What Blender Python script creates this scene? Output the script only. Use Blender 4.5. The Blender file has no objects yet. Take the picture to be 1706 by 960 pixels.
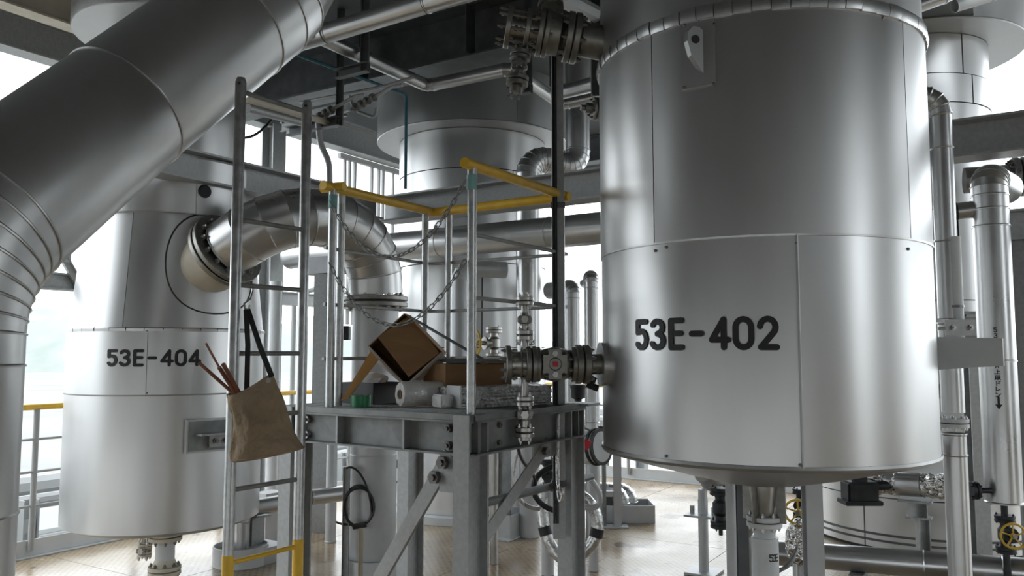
import bpy, bmesh, math, random
from mathutils import Vector as V, Matrix
random.seed(7)
PI = math.pi
sc = bpy.context.scene
C = sc.collection
# ------------------------------------------------------------------ camera, sky, exposure
F = 1350.0; PITCH = math.atan(108/F); EYE = V((0, 0, 1.57))
cd = bpy.data.cameras.new('camera'); cam = bpy.data.objects.new('camera', cd); C.objects.link(cam)
cd.sensor_width = 36; cd.lens = F/1706*36; cd.clip_start = .05; cd.clip_end = 2000
cam.location = EYE; cam.rotation_euler = (PI/2+PITCH, 0, 0); sc.camera = cam
w = bpy.data.worlds.new('overcast'); sc.world = w; w.use_nodes = True
bg = w.node_tree.nodes['Background']; bg.inputs[0].default_value = (.90, .96, 1.0, 1); bg.inputs[1].default_value = 3.2
vs = sc.view_settings; vs.view_transform = 'Standard'; vs.look = 'None'; vs.gamma = 1; vs.use_curve_mapping = False
vs.exposure = .16

# ------------------------------------------------------------------ geometry helpers
X, Y, Z = V((1, 0, 0)), V((0, 1, 0)), V((0, 0, 1))
cp, sp = math.cos(PITCH), math.sin(PITCH)
def ray(u, v):
    x, y = (u-853)/F, (480-v)/F
    return V((x, cp-y*sp, sp+y*cp))
def U(u, v, d):                      # point seen at photo pixel (u, v) whose distance ahead is d metres
    r = ray(u, v); return EYE+r*(d/r.y)
def UZ(u, v, z):                     # ... whose height is z
    r = ray(u, v); return EYE+r*((z-EYE.z)/r.z)
GA = math.radians(-32)
av, bv = V((math.cos(GA), math.sin(GA), 0)), V((-math.sin(GA), math.cos(GA), 0))   # the building's two grid directions
def G(a, b, z=0): return av*a+bv*b+V((0, 0, z))
def zat_(u, v, d): return U(u, v, d).z
def cyl_hit(u, v, c, R):
    r = ray(u, v); ox, oy = EYE.x-c[0], EYE.y-c[1]
    A = r.x*r.x+r.y*r.y; B = 2*(ox*r.x+oy*r.y); Cc = ox*ox+oy*oy-R*R
    t = (-B-math.sqrt(max(0, B*B-4*A*Cc)))/(2*A); p = EYE+r*t
    return math.atan2(p.y-c[1], p.x-c[0]), p.z
def BM(): return bmesh.new()
def perp(d):
    d = d.normalized()
    s = d.cross(Z) if abs(d.z) < .95 else d.cross(X)
    s.normalize(); return s, s.cross(d).normalized()
def rings(bm, R, close=False, cap0=True, cap1=True):
    for i in range(len(R)-1+(1 if close else 0)):
        a, b = R[i], R[(i+1) % len(R)]; n = len(a)
        for j in range(n):
            q = (a[j], a[(j+1) % n], b[(j+1) % n], b[j])
            try: bm.faces.new(q)
            except ValueError: pass
    if not close:
        for r, c in ((R[0], cap0), (R[-1], cap1)):
            if c:
                try: bm.faces.new(r)
                except ValueError: pass
def tube(bm, pts, r, n=12, close=False, caps=True, flat=1.0):
    P = [V(p) for p in pts]; m = len(P); R = []
    t0 = (P[1]-P[0]).normalized(); s, u = perp(t0)
    for i in range(m):
        if close: d0 = (P[i]-P[i-1]).normalized(); d1 = (P[(i+1) % m]-P[i]).normalized()
        else:
            d0 = (P[i]-P[max(i-1, 0)]); d1 = (P[min(i+1, m-1)]-P[i])
            d0 = d0.normalized() if d0.length > 0 else d1.normalized()
            d1 = d1.normalized() if d1.length > 0 else d0
        t = (d0+d1).normalized() if (d0+d1).length > 1e-6 else d0
        s = (s-d0*s.dot(d0)).normalized(); u = s.cross(d0).normalized()
        rr = r[i] if isinstance(r, (list, tuple)) else r
        ring = []
        for k in range(n):
            a = 2*PI*k/n; o = s*math.cos(a)*rr+u*math.sin(a)*rr*flat
            dn = t.dot(d0)
            o2 = o-d0*(o.dot(t)/max(dn, .3))          # slide onto the mitre plane
            ring.append(bm.verts.new(P[i]+o2))
        R.append(ring)
        s = (s-d1*s.dot(d1)).normalized()
    rings(bm, R, close, caps, caps)
def rev(bm, o, ax, prof, n=24, a0=0, a1=2*PI):
    o = V(o); ax = V(ax).normalized(); s, u = perp(ax); R = []; full = abs(a1-a0-2*PI) < 1e-6
    for d, r in prof:
        R.append([bm.verts.new(o+ax*d+s*(max(r, 1e-4)*math.cos(2*PI*k/n))+u*(max(r, 1e-4)*math.sin(2*PI*k/n))) for k in range(n)])
    if abs(prof[0][0]-prof[-1][0])+abs(prof[0][1]-prof[-1][1]) < 1e-7: rings(bm, R[:-1], True)
    else: rings(bm, R)
def box(bm, c, sx, sy, sz, ex=X, ey=Y, ez=Z):
    c = V(c); v = []
    for k in (-1, 1):
        for j in (-1, 1):
            for i in (-1, 1): v.append(bm.verts.new(c+ex*(i*sx/2)+ey*(j*sy/2)+ez*(k*sz/2)))
    for f in ((0, 2, 3, 1), (4, 5, 7, 6), (0, 1, 5, 4), (2, 6, 7, 3), (0, 4, 6, 2), (1, 3, 7, 5)): bm.faces.new([v[i] for i in f])
def gbox(bm, c, sx, sy, sz): box(bm, c, sx, sy, sz, av, bv, Z)
def extrude(bm, prof, p0, p1, ex, ey):
    p0, p1 = V(p0), V(p1)
    A = [bm.verts.new(p0+ex*x+ey*y) for x, y in prof]; B = [bm.verts.new(p1+ex*x+ey*y) for x, y in prof]
    rings(bm, [A, B])
def hprof(w, h, tf, tw):
    return [(-w/2, -h/2), (w/2, -h/2), (w/2, -h/2+tf), (tw/2, -h/2+tf), (tw/2, h/2-tf), (w/2, h/2-tf), (w/2, h/2), (-w/2, h/2), (-w/2, h/2-tf), (-tw/2, h/2-tf), (-tw/2, -h/2+tf), (-w/2, -h/2+tf)]
def cprof(w, h, t): return [(0, -h/2), (w, -h/2), (w, -h/2+t), (t, -h/2+t), (t, h/2-t), (w, h/2-t), (w, h/2), (0, h/2)]
def lprof(w, h, t): return [(0, 0), (w, 0), (w, t), (t, t), (t, h), (0, h)]
def hbeam(bm, p0, p1, w, h, tf=.012, tw=.009, up=Z):
    d = (V(p1)-V(p0)).normalized(); s = d.cross(up).normalized(); u = s.cross(d).normalized()
    extrude(bm, hprof(w, h, tf, tw), p0, p1, s, u)
def fillet(pts, R, k=6):
    P = [V(p) for p in pts]; out = [P[0]]
    for i in range(1, len(P)-1):
        a, b, c = P[i-1], P[i], P[i+1]
        d0, d1 = (a-b).normalized(), (c-b).normalized(); ang = d0.angle(d1)
        if ang > PI-.02: out.append(b); continue
        L = min(R/math.tan(ang/2), (a-b).length*.49, (c-b).length*.49); rr = L*math.tan(ang/2)
        bis = (d0+d1).normalized(); o = b+bis*(rr/math.sin(ang/2))
        s0, s1 = (b+d0*L-o), (b+d1*L-o); th = s0.angle(s1); s0n = s0.normalized()
        tn = (s1-s0n*s1.dot(s0n)).normalized()
        for j in range(k+1): out.append(o+(s0n*math.cos(th*j/k)+tn*math.sin(th*j/k))*rr)
    out.append(P[-1]); return out
def bez(p0, p1, p2, p3, k):
    return [p0*(1-t)**3+p1*3*t*(1-t)**2+p2*3*t*t*(1-t)+p3*t**3 for t in [i/k for i in range(k+1)]]

# ------------------------------------------------------------------ objects
WM = {}
def put(o, W, parent):
    C.objects.link(o); WM[o.name] = W
    if parent is not None:
        o.parent = parent; o.matrix_parent_inverse = WM[parent.name].inverted()
    o.matrix_basis = W
def obj(name, bm, mat, parent=None, smooth=True, ang=32):
    bmesh.ops.remove_doubles(bm, verts=bm.verts, dist=1e-6)
    bmesh.ops.recalc_face_normals(bm, faces=bm.faces)
    lo = V([min(v.co[i] for v in bm.verts) for i in range(3)]); hi = V([max(v.co[i] for v in bm.verts) for i in range(3)])
    c = V(((lo.x+hi.x)/2, (lo.y+hi.y)/2, lo.z)); bmesh.ops.translate(bm, verts=bm.verts, vec=-c)
    me = bpy.data.meshes.new(name); bm.to_mesh(me); bm.free()
    if smooth:
        for p in me.polygons: p.use_smooth = True
        me.set_sharp_from_angle(angle=math.radians(ang))
    me.materials.append(mat)
    o = bpy.data.objects.new(name, me); put(o, Matrix.Translation(c), parent); return o
def inst(name, me, W, parent):
    o = bpy.data.objects.new(name, me); put(o, W, parent); return o
def tag(o, label, cat, group=None):
    o['label'] = label; o['category'] = cat
    if group: o['group'] = group
    return o
def thing(name, label, cat, loc, group=None):
    o = bpy.data.objects.new(name, None); o.empty_display_size = .1
    put(o, Matrix.Translation(V(loc)), None); return tag(o, label, cat, group)
def structure(o): o['kind'] = 'structure'; return o
def orient(p, d):
    return Matrix.Translation(V(p)) @ Z.rotation_difference(V(d).normalized()).to_matrix().to_4x4()

# ------------------------------------------------------------------ materials
def new_mat(name):
    m = bpy.data.materials.new(name); m.use_nodes = True; nt = m.node_tree
    return m, nt, nt.nodes, nt.links, nt.nodes['Principled BSDF']
def mat(name, c1, c2=None, metal=0, rough=.5, rough2=None, scale=6, stretch=(1, 1, 1), bump=0, bscale=None, detail=4, alpha=1, trans=0, spec=.5, objvar=0, coat=0, dist=.02, lo=.35, hi=.65):
    m, nt, N, L, b = new_mat(name); c2 = c2 or c1
    tc = N.new('ShaderNodeTexCoord'); mp = N.new('ShaderNodeMapping'); mp.inputs['Scale'].default_value = stretch
    L.new(tc.outputs['Object'], mp.inputs[0])
    nz = N.new('ShaderNodeTexNoise'); nz.inputs['Scale'].default_value = scale; nz.inputs['Detail'].default_value = detail
    L.new(mp.outputs[0], nz.inputs['Vector'])
    cr = N.new('ShaderNodeValToRGB'); cr.color_ramp.elements[0].position = lo; cr.color_ramp.elements[1].position = hi
    cr.color_ramp.elements[0].color = (*c1, 1); cr.color_ramp.elements[1].color = (*c2, 1); L.new(nz.outputs[0], cr.inputs[0])
    col = cr.outputs[0]
    if objvar:
        oi = N.new('ShaderNodeObjectInfo'); mr = N.new('ShaderNodeMapRange'); mr.inputs[3].default_value = 1-objvar; mr.inputs[4].default_value = 1+objvar
        L.new(oi.outputs['Random'], mr.inputs[0]); hs = N.new('ShaderNodeHueSaturation'); L.new(mr.outputs[0], hs.inputs['Value']); L.new(col, hs.inputs['Color']); col = hs.outputs[0]
    L.new(col, b.inputs['Base Color'])
    b.inputs['Metallic'].default_value = metal; b.inputs['Specular IOR Level'].default_value = spec
    if rough2 is not None:
        mr = N.new('ShaderNodeMapRange'); mr.inputs[3].default_value = rough; mr.inputs[4].default_value = rough2
        mr.inputs[1].default_value = .3; mr.inputs[2].default_value = .7
        L.new(nz.outputs[0], mr.inputs[0]); L.new(mr.outputs[0], b.inputs['Roughness'])
    else: b.inputs['Roughness'].default_value = rough
    if bump:
        n2 = N.new('ShaderNodeTexNoise'); n2.inputs['Scale'].default_value = bscale or scale; n2.inputs['Detail'].default_value = 3; L.new(mp.outputs[0], n2.inputs['Vector'])
        bp = N.new('ShaderNodeBump'); bp.inputs['Strength'].default_value = bump; bp.inputs['Distance'].default_value = dist
        L.new(n2.outputs[0], bp.inputs['Height']); L.new(bp.outputs[0], b.inputs['Normal'])
    b.inputs['Alpha'].default_value = alpha; b.inputs['Transmission Weight'].default_value = trans; b.inputs['Coat Weight'].default_value = coat
    return m
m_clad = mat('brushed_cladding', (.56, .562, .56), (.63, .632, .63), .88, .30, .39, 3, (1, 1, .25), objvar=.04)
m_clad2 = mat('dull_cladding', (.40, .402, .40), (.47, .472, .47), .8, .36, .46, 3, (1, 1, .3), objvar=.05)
m_pipe = mat('pipe_cladding', (.50, .502, .50), (.59, .592, .59), .92, .27, .37, 4, (1, 1, 1), objvar=.04)
m_paint = mat('aluminium_paint', (.47, .48, .49), (.55, .56, .57), .35, .42, .5, 5)
m_white = mat('pale_grey_paint', (.60, .62, .63), (.68, .70, .71), 0, .45, None, 5)
m_galv = mat('galvanised_steel', (.36, .37, .37), (.43, .44, .44), .45, .45, .55, 40, (1, 1, 1), 0, detail=6)
m_shiny = mat('bright_galvanised_tube', (.42, .43, .43), (.58, .59, .59), .85, .28, .45, 30, detail=6)
m_galvd = mat('weathered_shaded_galvanised_steel', (.20, .21, .21), (.33, .34, .335), .4, .5, .6, 9, detail=6)  # weathered tone; on platform edge beams and gussets it also stands for shadow
m_beam = mat('grey_painted_steel', (.16, .17, .175), (.23, .24, .245), .2, .5, .6, 5, detail=5)
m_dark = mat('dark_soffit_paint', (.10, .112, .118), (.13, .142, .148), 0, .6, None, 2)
m_darkst = mat('dark_steel', (.095, .104, .108), (.14, .148, .152), .3, .5, None, 8)
m_ss = mat('stainless_steel', (.40, .39, .37), (.50, .49, .47), 1, .28, .40, 12)
m_ssd = mat('dull_stainless_casting', (.25, .245, .23), (.34, .33, .31), .9, .38, .5, 25, bump=.1, bscale=60, dist=.004)
m_bolt = mat('bolt_steel', (.16, .155, .15), (.26, .25, .24), .8, .4, None, 20)
m_bolt2 = mat('bright_bolt_steel', (.42, .42, .41), (.55, .55, .54), .9, .35, None, 20)
m_black = mat('black_rubber', (.010, .010, .011), (.02, .02, .021), 0, .5, None, 10)
m_iron = mat('black_iron', (.012, .014, .017), (.03, .033, .036), .2, .45, None, 15)
m_text = mat('black_stencil_paint', (.012, .012, .013), (.025, .025, .026), 0, .5, None, 9)
m_core = mat('dark_gap', (.03, .03, .03), (.04, .04, .04), 0, .8, None, 5)
m_yel = mat('yellow_paint', (.78, .46, .03), (.86, .54, .045), 0, .35, None, 14, coat=.2)
m_yel2 = mat('yellow_handwheel_paint', (.62, .40, .04), (.78, .52, .07), 0, .4, None, 14)
m_card = mat('cardboard', (.26, .145, .065), (.31, .175, .08), 0, .8, None, 5, (1, 1, 4))
m_card2 = mat('orange_cardboard', (.40, .20, .06), (.48, .25, .08), 0, .75, None, 5)
m_cardi = mat('cardboard_inside', (.20, .11, .05), (.24, .135, .06), 0, .85, None, 5)
m_wrap = mat('white_packing', (.50, .44, .38), (.66, .60, .55), 0, .5, None, 12)
m_film = mat('clear_film', (.80, .79, .77), (.90, .89, .88), 0, .10, .3, 9, bump=.7, bscale=16, trans=.25, spec=.9)
m_bubble = mat('silver_wrap', (.36, .36, .35), (.62, .62, .61), .5, .25, .5, 26, bump=.8, bscale=42, dist=.02)
m_hose = mat('silver_hose', (.50, .50, .49), (.66, .66, .65), .85, .22, .36, 20, bump=.35, bscale=26, dist=.02)
m_foil = mat('crumpled_foil', (.62, .61, .59), (.76, .75, .73), 1, .12, .3, 12, bump=1, bscale=22, dist=.05)
m_green = mat('green_tape', (.010, .19, .07), (.014, .24, .09), 0, .3, None, 9)
m_canvas = mat('canvas', (.29, .215, .135), (.38, .285, .185), 0, .9, None, 7, bump=.55, bscale=13, dist=.06)
m_copper = mat('brown_rod', (.22, .085, .05), (.30, .13, .08), .2, .5, None, 9)
m_red = mat('red_tag', (.55, .02, .03), (.62, .03, .04), 0, .45, None, 9)
m_teal = mat('teal_conduit', (.02, .12, .16), (.03, .15, .19), 0, .4, None, 9)
m_tape = mat('teal_tape', (.20, .42, .42), (.25, .48, .47), 0, .5, None, 9)
m_conc = mat('pale_ground', (.22, .22, .21), (.30, .30, .29), 0, .9, None, .08, detail=6)
m_hill = mat('hazed_wooded_hill', (.25, .28, .26), (.32, .34, .33), 0, 1, None, .05, detail=8)  # woodland green paled so the colour carries the distance haze
m_bgw = mat('white_plant_paint', (.34, .35, .35), (.42, .43, .43), 0, .6, None, 1)
m_bgd = mat('grey_plant_grating', (.05, .06, .06), (.11, .125, .125), 0, .7, None, 3)
m_shade_wall = mat('added_shade_wall_grey', (.34, .345, .35), (.40, .405, .41), 0, .7, None, 2)  # for the added unseen walls, toned for what the vessels reflect
m_shade_wall2 = mat('added_shade_wall_pale', (.24, .245, .25), (.29, .295, .30), 0, .7, None, 2)  # for the added right-hand walls, toned to dim their reflection
m_cream = mat('cream_primer', (.55, .50, .40), (.62, .57, .47), 0, .5, None, 9)

def floor_mat():
    m, nt, N, L, b = new_mat('checker_plate_floor')
    tc = N.new('ShaderNodeNewGeometry'); mp = N.new('ShaderNodeMapping'); mp.inputs['Rotation'].default_value = (0, 0, -GA)
    L.new(tc.outputs['Position'], mp.inputs[0])
    n1 = N.new('ShaderNodeTexNoise'); n1.inputs['Scale'].default_value = 1.1; n1.inputs['Detail'].default_value = 6; L.new(mp.outputs[0], n1.inputs['Vector'])
    cr = N.new('ShaderNodeValToRGB'); e = cr.color_ramp.elements
    e[0].position = .30; e[0].color = (.27, .19, .115, 1); e[1].position = .68; e[1].color = (.46, .38, .275, 1)
    k = e.new(.5); k.color = (.40, .31, .205, 1); L.new(n1.outputs[0], cr.inputs[0])
    n2 = N.new('ShaderNodeTexNoise'); n2.inputs['Scale'].default_value = 2.3; n2.inputs['Detail'].default_value = 2; L.new(mp.outputs[0], n2.inputs['Vector'])
    st = N.new('ShaderNodeValToRGB'); st.color_ramp.elements[0].position = .66; st.color_ramp.elements[1].position = .70
    L.new(n2.outputs[0], st.inputs[0])
    mx = N.new('ShaderNodeMix'); mx.data_type = 'RGBA'; mx.inputs['B'].default_value = (.12, .075, .045, 1)
    L.new(st.outputs[0], mx.inputs['Factor']); L.new(cr.outputs[0], mx.inputs['A'])
    # raised lozenges
    sx = N.new('ShaderNodeSeparateXYZ'); L.new(mp.outputs[0], sx.inputs[0])
    def mth(op, a, bb=None):
        q = N.new('ShaderNodeMath'); q.operation = op
        for i, s in enumerate((a, bb)):
            if s is None: continue
            if isinstance(s, (int, float)): q.inputs[i].default_value = s
            else: L.new(s, q.inputs[i])
        return q.outputs[0]
    kx = mth('SINE', mth('MULTIPLY', sx.outputs[0], 105)); ky = mth('SINE', mth('MULTIPLY', sx.outputs[1], 105))
    h = mth('GREATER_THAN', mth('MULTIPLY', kx, ky), .35)
    m2 = N.new('ShaderNodeMix'); m2.data_type = 'RGBA'; m2.blend_type = 'MULTIPLY'; m2.inputs['B'].default_value = (.62, .60, .57, 1)
    L.new(mth('MULTIPLY', h, .8), m2.inputs['Factor']); L.new(mx.outputs['Result'], m2.inputs['A'])
    L.new(m2.outputs['Result'], b.inputs['Base Color'])
    bp = N.new('ShaderNodeBump'); bp.inputs['Strength'].default_value = .3; bp.inputs['Distance'].default_value = .002
    L.new(h, bp.inputs['Height']); L.new(bp.outputs[0], b.inputs['Normal'])
    mr = N.new('ShaderNodeMapRange'); mr.inputs[1].default_value = .35; mr.inputs[2].default_value = .65; mr.inputs[3].default_value = .13; mr.inputs[4].default_value = .36
    L.new(n1.outputs[0], mr.inputs[0]); L.new(mr.outputs[0], b.inputs['Roughness'])
    b.inputs['Specular IOR Level'].default_value = .6
    return m
m_floor = floor_mat()

# ------------------------------------------------------------------ shared builders
_bolts = {}
def bolt_mesh(r, L, mt):
    key = (round(r, 4), round(L, 3), mt.name)
    if key not in _bolts:
        bm = BM(); h = r*1.1
        rev(bm, (0, 0, 0), Z, [(-L/2, 0), (-L/2, r*.55), (L/2, r*.55), (L/2, 0)], 6)
        for s in (-1, 1):
            z0 = s*(L/2-h*1.3)
            rev(bm, (0, 0, z0), Z, [(-h/2, 0), (-h/2, r), (h/2, r), (h/2, 0)], 6)
        bmesh.ops.recalc_face_normals(bm, faces=bm.faces)
        me = bpy.data.meshes.new('bolt'); bm.to_mesh(me); bm.free(); me.materials.append(mt); _bolts[key] = me
    return _bolts[key]
def flange(parent, o, ax, r, t, nb=8, bs=None, mt=None, L=None, off=0, mb=None, name='flange', hole=True, ph=.5):
    mt = mt or m_ssd; mb = mb or m_bolt; o = V(o); ax = V(ax).normalized()
    bm = BM(); c = t*.12
    rev(bm, o, ax, [(-t/2, 0), (-t/2, r-c), (-t/2+c, r), (t/2-c, r), (t/2, r-c), (t/2, 0)], 32)
    f = obj(name, bm, mt, parent)
    if nb:
        bs = bs or r*.11; L = L or t*2+bs*3; s, u = perp(ax); me = bolt_mesh(bs, L, mb)
        for k in range(nb):
            a = 2*PI*(k+ph)/nb
            inst('bolt', me, orient(o+ax*off+(s*math.cos(a)+u*math.sin(a))*r*.8, ax), f)
    return f
def flange_pair(parent, o, ax, r, t, nb=8, mt=None, mb=None, gap=.006, bs=None):
    ax = V(ax).normalized(); o = V(o)
    bs = bs or r*.11
    flange(parent, o+ax*(t/2+gap/2), ax, r, t, nb, bs, mt, 2*t+gap+bs*4, -(t/2+gap/2), mb)
    flange(parent, o-ax*(t/2+gap/2), ax, r, t, 0, None, mt)
    bm = BM(); rev(bm, o, ax, [(-gap/2, 0), (-gap/2, r*.9), (gap/2, r*.9), (gap/2, 0)], 28); obj('gasket', bm, m_black, parent)
def part_rev(parent, name, o, ax, prof, mt, n=24):
    bm = BM(); rev(bm, o, ax, prof, n); return obj(name, bm, mt, parent)
def part_tube(parent, name, pts, r, mt, n=12, flat=1.0):
    bm = BM(); tube(bm, pts, r, n, flat=flat); return obj(name, bm, mt, parent)
def part_box(parent, name, c, sx, sy, sz, mt, ex=X, ey=Y, ez=Z, bev=0):
    bm = BM(); box(bm, c, sx, sy, sz, ex, ey, ez)
    if bev: bmesh.ops.bevel(bm, geom=bm.edges[:], offset=bev, segments=2, affect='EDGES')
    return obj(name, bm, mt, parent, smooth=bool(bev))
def solo_tube(name, label, cat, pts, r, mt, R=None, n=14, k=6, group=None, flat=1.0):
    bm = BM(); tube(bm, fillet(pts, R, k) if R else pts, r, n, flat=flat); return tag(obj(name, bm, mt), label, cat, group)
def clad_pipe(name, label, cat, nodes, r, mt=None, group=None, parent=None, lip=.004, n=40, cap0=False, cap1=False):
    """insulated pipe: every jacket section between two joints is a piece of its own, lapped over the next with a bead"""
    t = parent or thing(name, label, cat, nodes[0], group); P = [V(p) for p in nodes]; mt = mt or m_pipe
    # continuous mitred rings first, so that neighbours share the joint plane
    bmx = BM(); tube(bmx, P, r, n, caps=False); bmx.verts.ensure_lookup_table()
    R = [[bmx.verts[i*n+j].co.copy() for j in range(n)] for i in range(len(P))]; bmx.free()
    for i in range(len(P)-1):
        L = (P[i+1]-P[i]).length
        if L < 1e-4: continue
        bm = BM(); q = min(.012/L, .2)
        def ring(tt, sc_):
            c = P[i].lerp(P[i+1], tt)
            return [bm.verts.new(c+(R[i][j].lerp(R[i+1][j], tt)-c)*sc_) for j in range(n)]
        s = 1+lip/r
        rr = [ring(0, 1-.02), ring(0, s), ring(q*.5, s*1.002), ring(q, 1), ring(1, 1), ring(1, 1-.02)]
        rings(bm, rr, False, i == 0 and cap0, i == len(P)-2 and cap1)
        obj('cladding_section', bm, mt, t)
    return t
def clad_ring(parent, c, r0, r1, z0, z1, angs, mt, seg=96, th=.006, gap=.003, jit=.0012, name='cladding_panel', zg=0):
    """one course of curved jacket panels; joints at the given angles (degrees)"""
    z0 += zg/2; z1 -= zg/2
    A = sorted(math.radians(a) % (2*PI) for a in angs); out = []
    for i in range(len(A)):
        a0 = A[i]; a1 = A[(i+1) % len(A)]
        if a1 <= a0: a1 += 2*PI
        a0 += gap/r0/2; a1 -= gap/r0/2
        k = max(2, int((a1-a0)/(2*PI)*seg)); d = random.uniform(-jit, jit); bm = BM(); cols = []
        for j in range(k+1):
            a = a0+(a1-a0)*j/k; e = V((math.cos(a), math.sin(a), 0)); b = V((c[0], c[1], 0))
            cols.append([bm.verts.new(b+e*(r0+d)+Z*z0), bm.verts.new(b+e*(r1+d)+Z*z1), bm.verts.new(b+e*(r1+d-th)+Z*z1), bm.verts.new(b+e*(r0+d-th)+Z*z0)])
        rings(bm, cols); out.append(obj(name, bm, mt, parent, ang=40))
    return out
def strokes(name, parent, mt, lines, w, fmap, tri=None):
    """flat lettering: round-ended strokes laid on a surface by fmap(s, t)"""
    bm = BM(); nd = 12
    for ln in lines:
        P = []
        for a, b in zip(ln, ln[1:]):
            L = math.hypot(b[0]-a[0], b[1]-a[1]); k = max(1, int(L/(w*1.2)))
            P += [(a[0]+(b[0]-a[0])*i/k, a[1]+(b[1]-a[1])*i/k) for i in range(k)]
        P.append(ln[-1])
        for a, b in zip(P, P[1:]):
            dx, dy = b[0]-a[0], b[1]-a[1]; L = math.hypot(dx, dy) or 1; nx, ny = -dy/L*w/2, dx/L*w/2
            bm.faces.new([bm.verts.new(fmap(*q)) for q in ((a[0]+nx, a[1]+ny), (a[0]-nx, a[1]-ny), (b[0]-nx, b[1]-ny), (b[0]+nx, b[1]+ny))])
        for p in P: bm.faces.new([bm.verts.new(fmap(p[0]+math.cos(2*PI*i/nd)*w/2, p[1]+math.sin(2*PI*i/nd)*w/2)) for i in range(nd)])
    for t3 in tri or []: bm.faces.new([bm.verts.new(fmap(*q)) for q in t3])
    return obj(name, bm, mt, parent, smooth=False)
def arc(cx, cy, rx, ry, a0, a1, k=10):
    return [(cx+rx*math.cos(math.radians(a0+(a1-a0)*i/k)), cy+ry*math.sin(math.radians(a0+(a1-a0)*i/k))) for i in range(k+1)]
GL = {'5': [[(.54, 1), (.05, 1), (.05, .58)]+arc(.27, .32, .29, .32, 105, -145)],
 '3': [arc(.27, .76, .26, .24, 155, -90, 8)+arc(.27, .26, .30, .26, 90, -155, 8)],
 'E': [[(.54, 1), (.05, 1), (.05, 0), (.54, 0)], [(.05, .52), (.5, .52)]],
 '-': [[(.08, .5), (.48, .5)]],
 '4': [[(.46, 0), (.46, 1), (0, .27), (.64, .27)]],
 '0': [arc(.3, .7, .29, .3, 0, 180)+arc(.3, .3, .29, .3, 180, 360)+[(.59, .7)]],
 '2': [arc(.29, .71, .28, .29, 175, -35)+[(.03, 0), (.6, 0)]],
 'A': [[(0, 0), (.3, 1), (.6, 0)], [(.12, .35), (.48, .35)]],
 'B': [[(.05, 0), (.05, 1), (.3, 1)]+arc(.3, .76, .24, .24, 90, -90, 6)+arc(.3, .26, .28, .26, 90, -90, 6)+[(.05, 0)], [(.05, .52), (.3, .52)]],
 'up': [[(.5, 1), (.5, 0)], [(.5, .58), (.9, .58)], [(.02, 0), (.98, 0)]],
 'dan': [[(.12, .95), (.12, .05)], [(.12, .92), (.45, .98)], [(.12, .66), (.44, .66)], [(.12, .4), (.44, .4)], [(0, .1), (.5, .2)], [(.62, .97), (.56, .6)], [(.62, .97), (.85, .97), (.87, .62), (1, .62)], [(.56, .45), (.92, .45), (.5, 0)], [(.62, .35), (1, 0)]],
 'do': [[(.3, 1), (.3, 0)], [(.3, .65), (.75, .45)], [(.62, .95), (.72, .8)], [(.82, 1), (.92, .85)]],
 're': [[(.2, 1), (.2, .08), (.88, .5)]],
 'n': [[(.12, .88), (.4, .7)], [(.12, .06), (.55, .25), (.9, .72)]]}
def cyl_map(c, R, th0, z0, off=.0018):
    return lambda s, t: V((c[0]+(R+off)*math.cos(th0+s/R), c[1]+(R+off)*math.sin(th0+s/R), z0+t))
def write_row(parent, text, c, R, th0, z0, H, W, pitch, sw):
    for i, ch in enumerate(text):
        ln = [[(i*pitch+x*W/.6, y*H) for x, y in l] for l in GL[ch]]
        strokes('stencilled_character', parent, m_text, ln, sw, cyl_map(c, R, th0, z0))

# ================================================================== THE SETTING
FL, FB = -6.55, 9.55                       # left and back edges of the floor in grid coordinates
AR, BF, AC = 7.4, -4.6, 5.0      # AC: the deck overhead ends here, the bay to the right is open to the sky
bm = BM(); gbox(bm, G((FL+AR)/2, (BF+FB)/2, -.07), AR-FL, FB-BF, .12)
floor = structure(obj('floor', bm, m_core, smooth=False))
pa, pb = 1.5, 3.0
na, nb_ = int((AR-FL)/pa)+1, int((FB-BF)/pb)+1
for i in range(na):
    for j in range(nb_):
        a0, a1 = FL+i*pa, min(FL+(i+1)*pa, AR); b1 = FB-j*pb; b0 = max(FB-(j+1)*pb, BF)
        if a1-a0 < .05 or b1-b0 < .05: continue
        bm = BM(); gbox(bm, G((a0+a1)/2, (b0+b1)/2, -.005+random.uniform(-.001, 0)), a1-a0-.006, b1-b0-.006, .008)
        obj('floor_plate', bm, m_floor, floor, smooth=False)
CZ = 4.27
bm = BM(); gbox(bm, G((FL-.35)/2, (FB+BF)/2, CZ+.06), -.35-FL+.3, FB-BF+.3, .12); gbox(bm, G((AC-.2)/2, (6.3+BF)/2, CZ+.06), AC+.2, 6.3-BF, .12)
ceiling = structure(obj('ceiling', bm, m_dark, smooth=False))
bm = BM(); gbox(bm, G((FL+AR)/2, BF-.08, 2.65), AR-FL, .16, 3.5); structure(obj('wall_shade_back', bm, m_shade_wall, smooth=False))  # added behind the camera, open below, to darken the vessels' upper fronts
bm = BM(); gbox(bm, G(FL-.08, (BF-1.6)/2, 2.65), .16, -1.6-BF, 3.5); structure(obj('wall_shade_left', bm, m_shade_wall, smooth=False))  # unseen panel added to cut light from the left behind the camera
for b0, b1, nm in ((BF, 1.5, 'wall_shade_right_near'), (3.3, 7.6, 'wall_shade_right_far')):
    bm = BM(); gbox(bm, G(AR+.08, (b0+b1)/2, 2.6), .16, b1-b0, 5.2); structure(obj(nm, bm, m_shade_wall2, smooth=False))  # added out of view; the gap between them narrows the right highlight
bm = BM(); gbox(bm, G((AC-.2)/2+1, (6.3+FB)/2+.6, 5.5), AC+4, FB-6.3+2.2, .15); structure(obj('ceiling_shade_upper', bm, m_dark, smooth=False))  # higher deck added to keep overhead sky light off the right vessel
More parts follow.
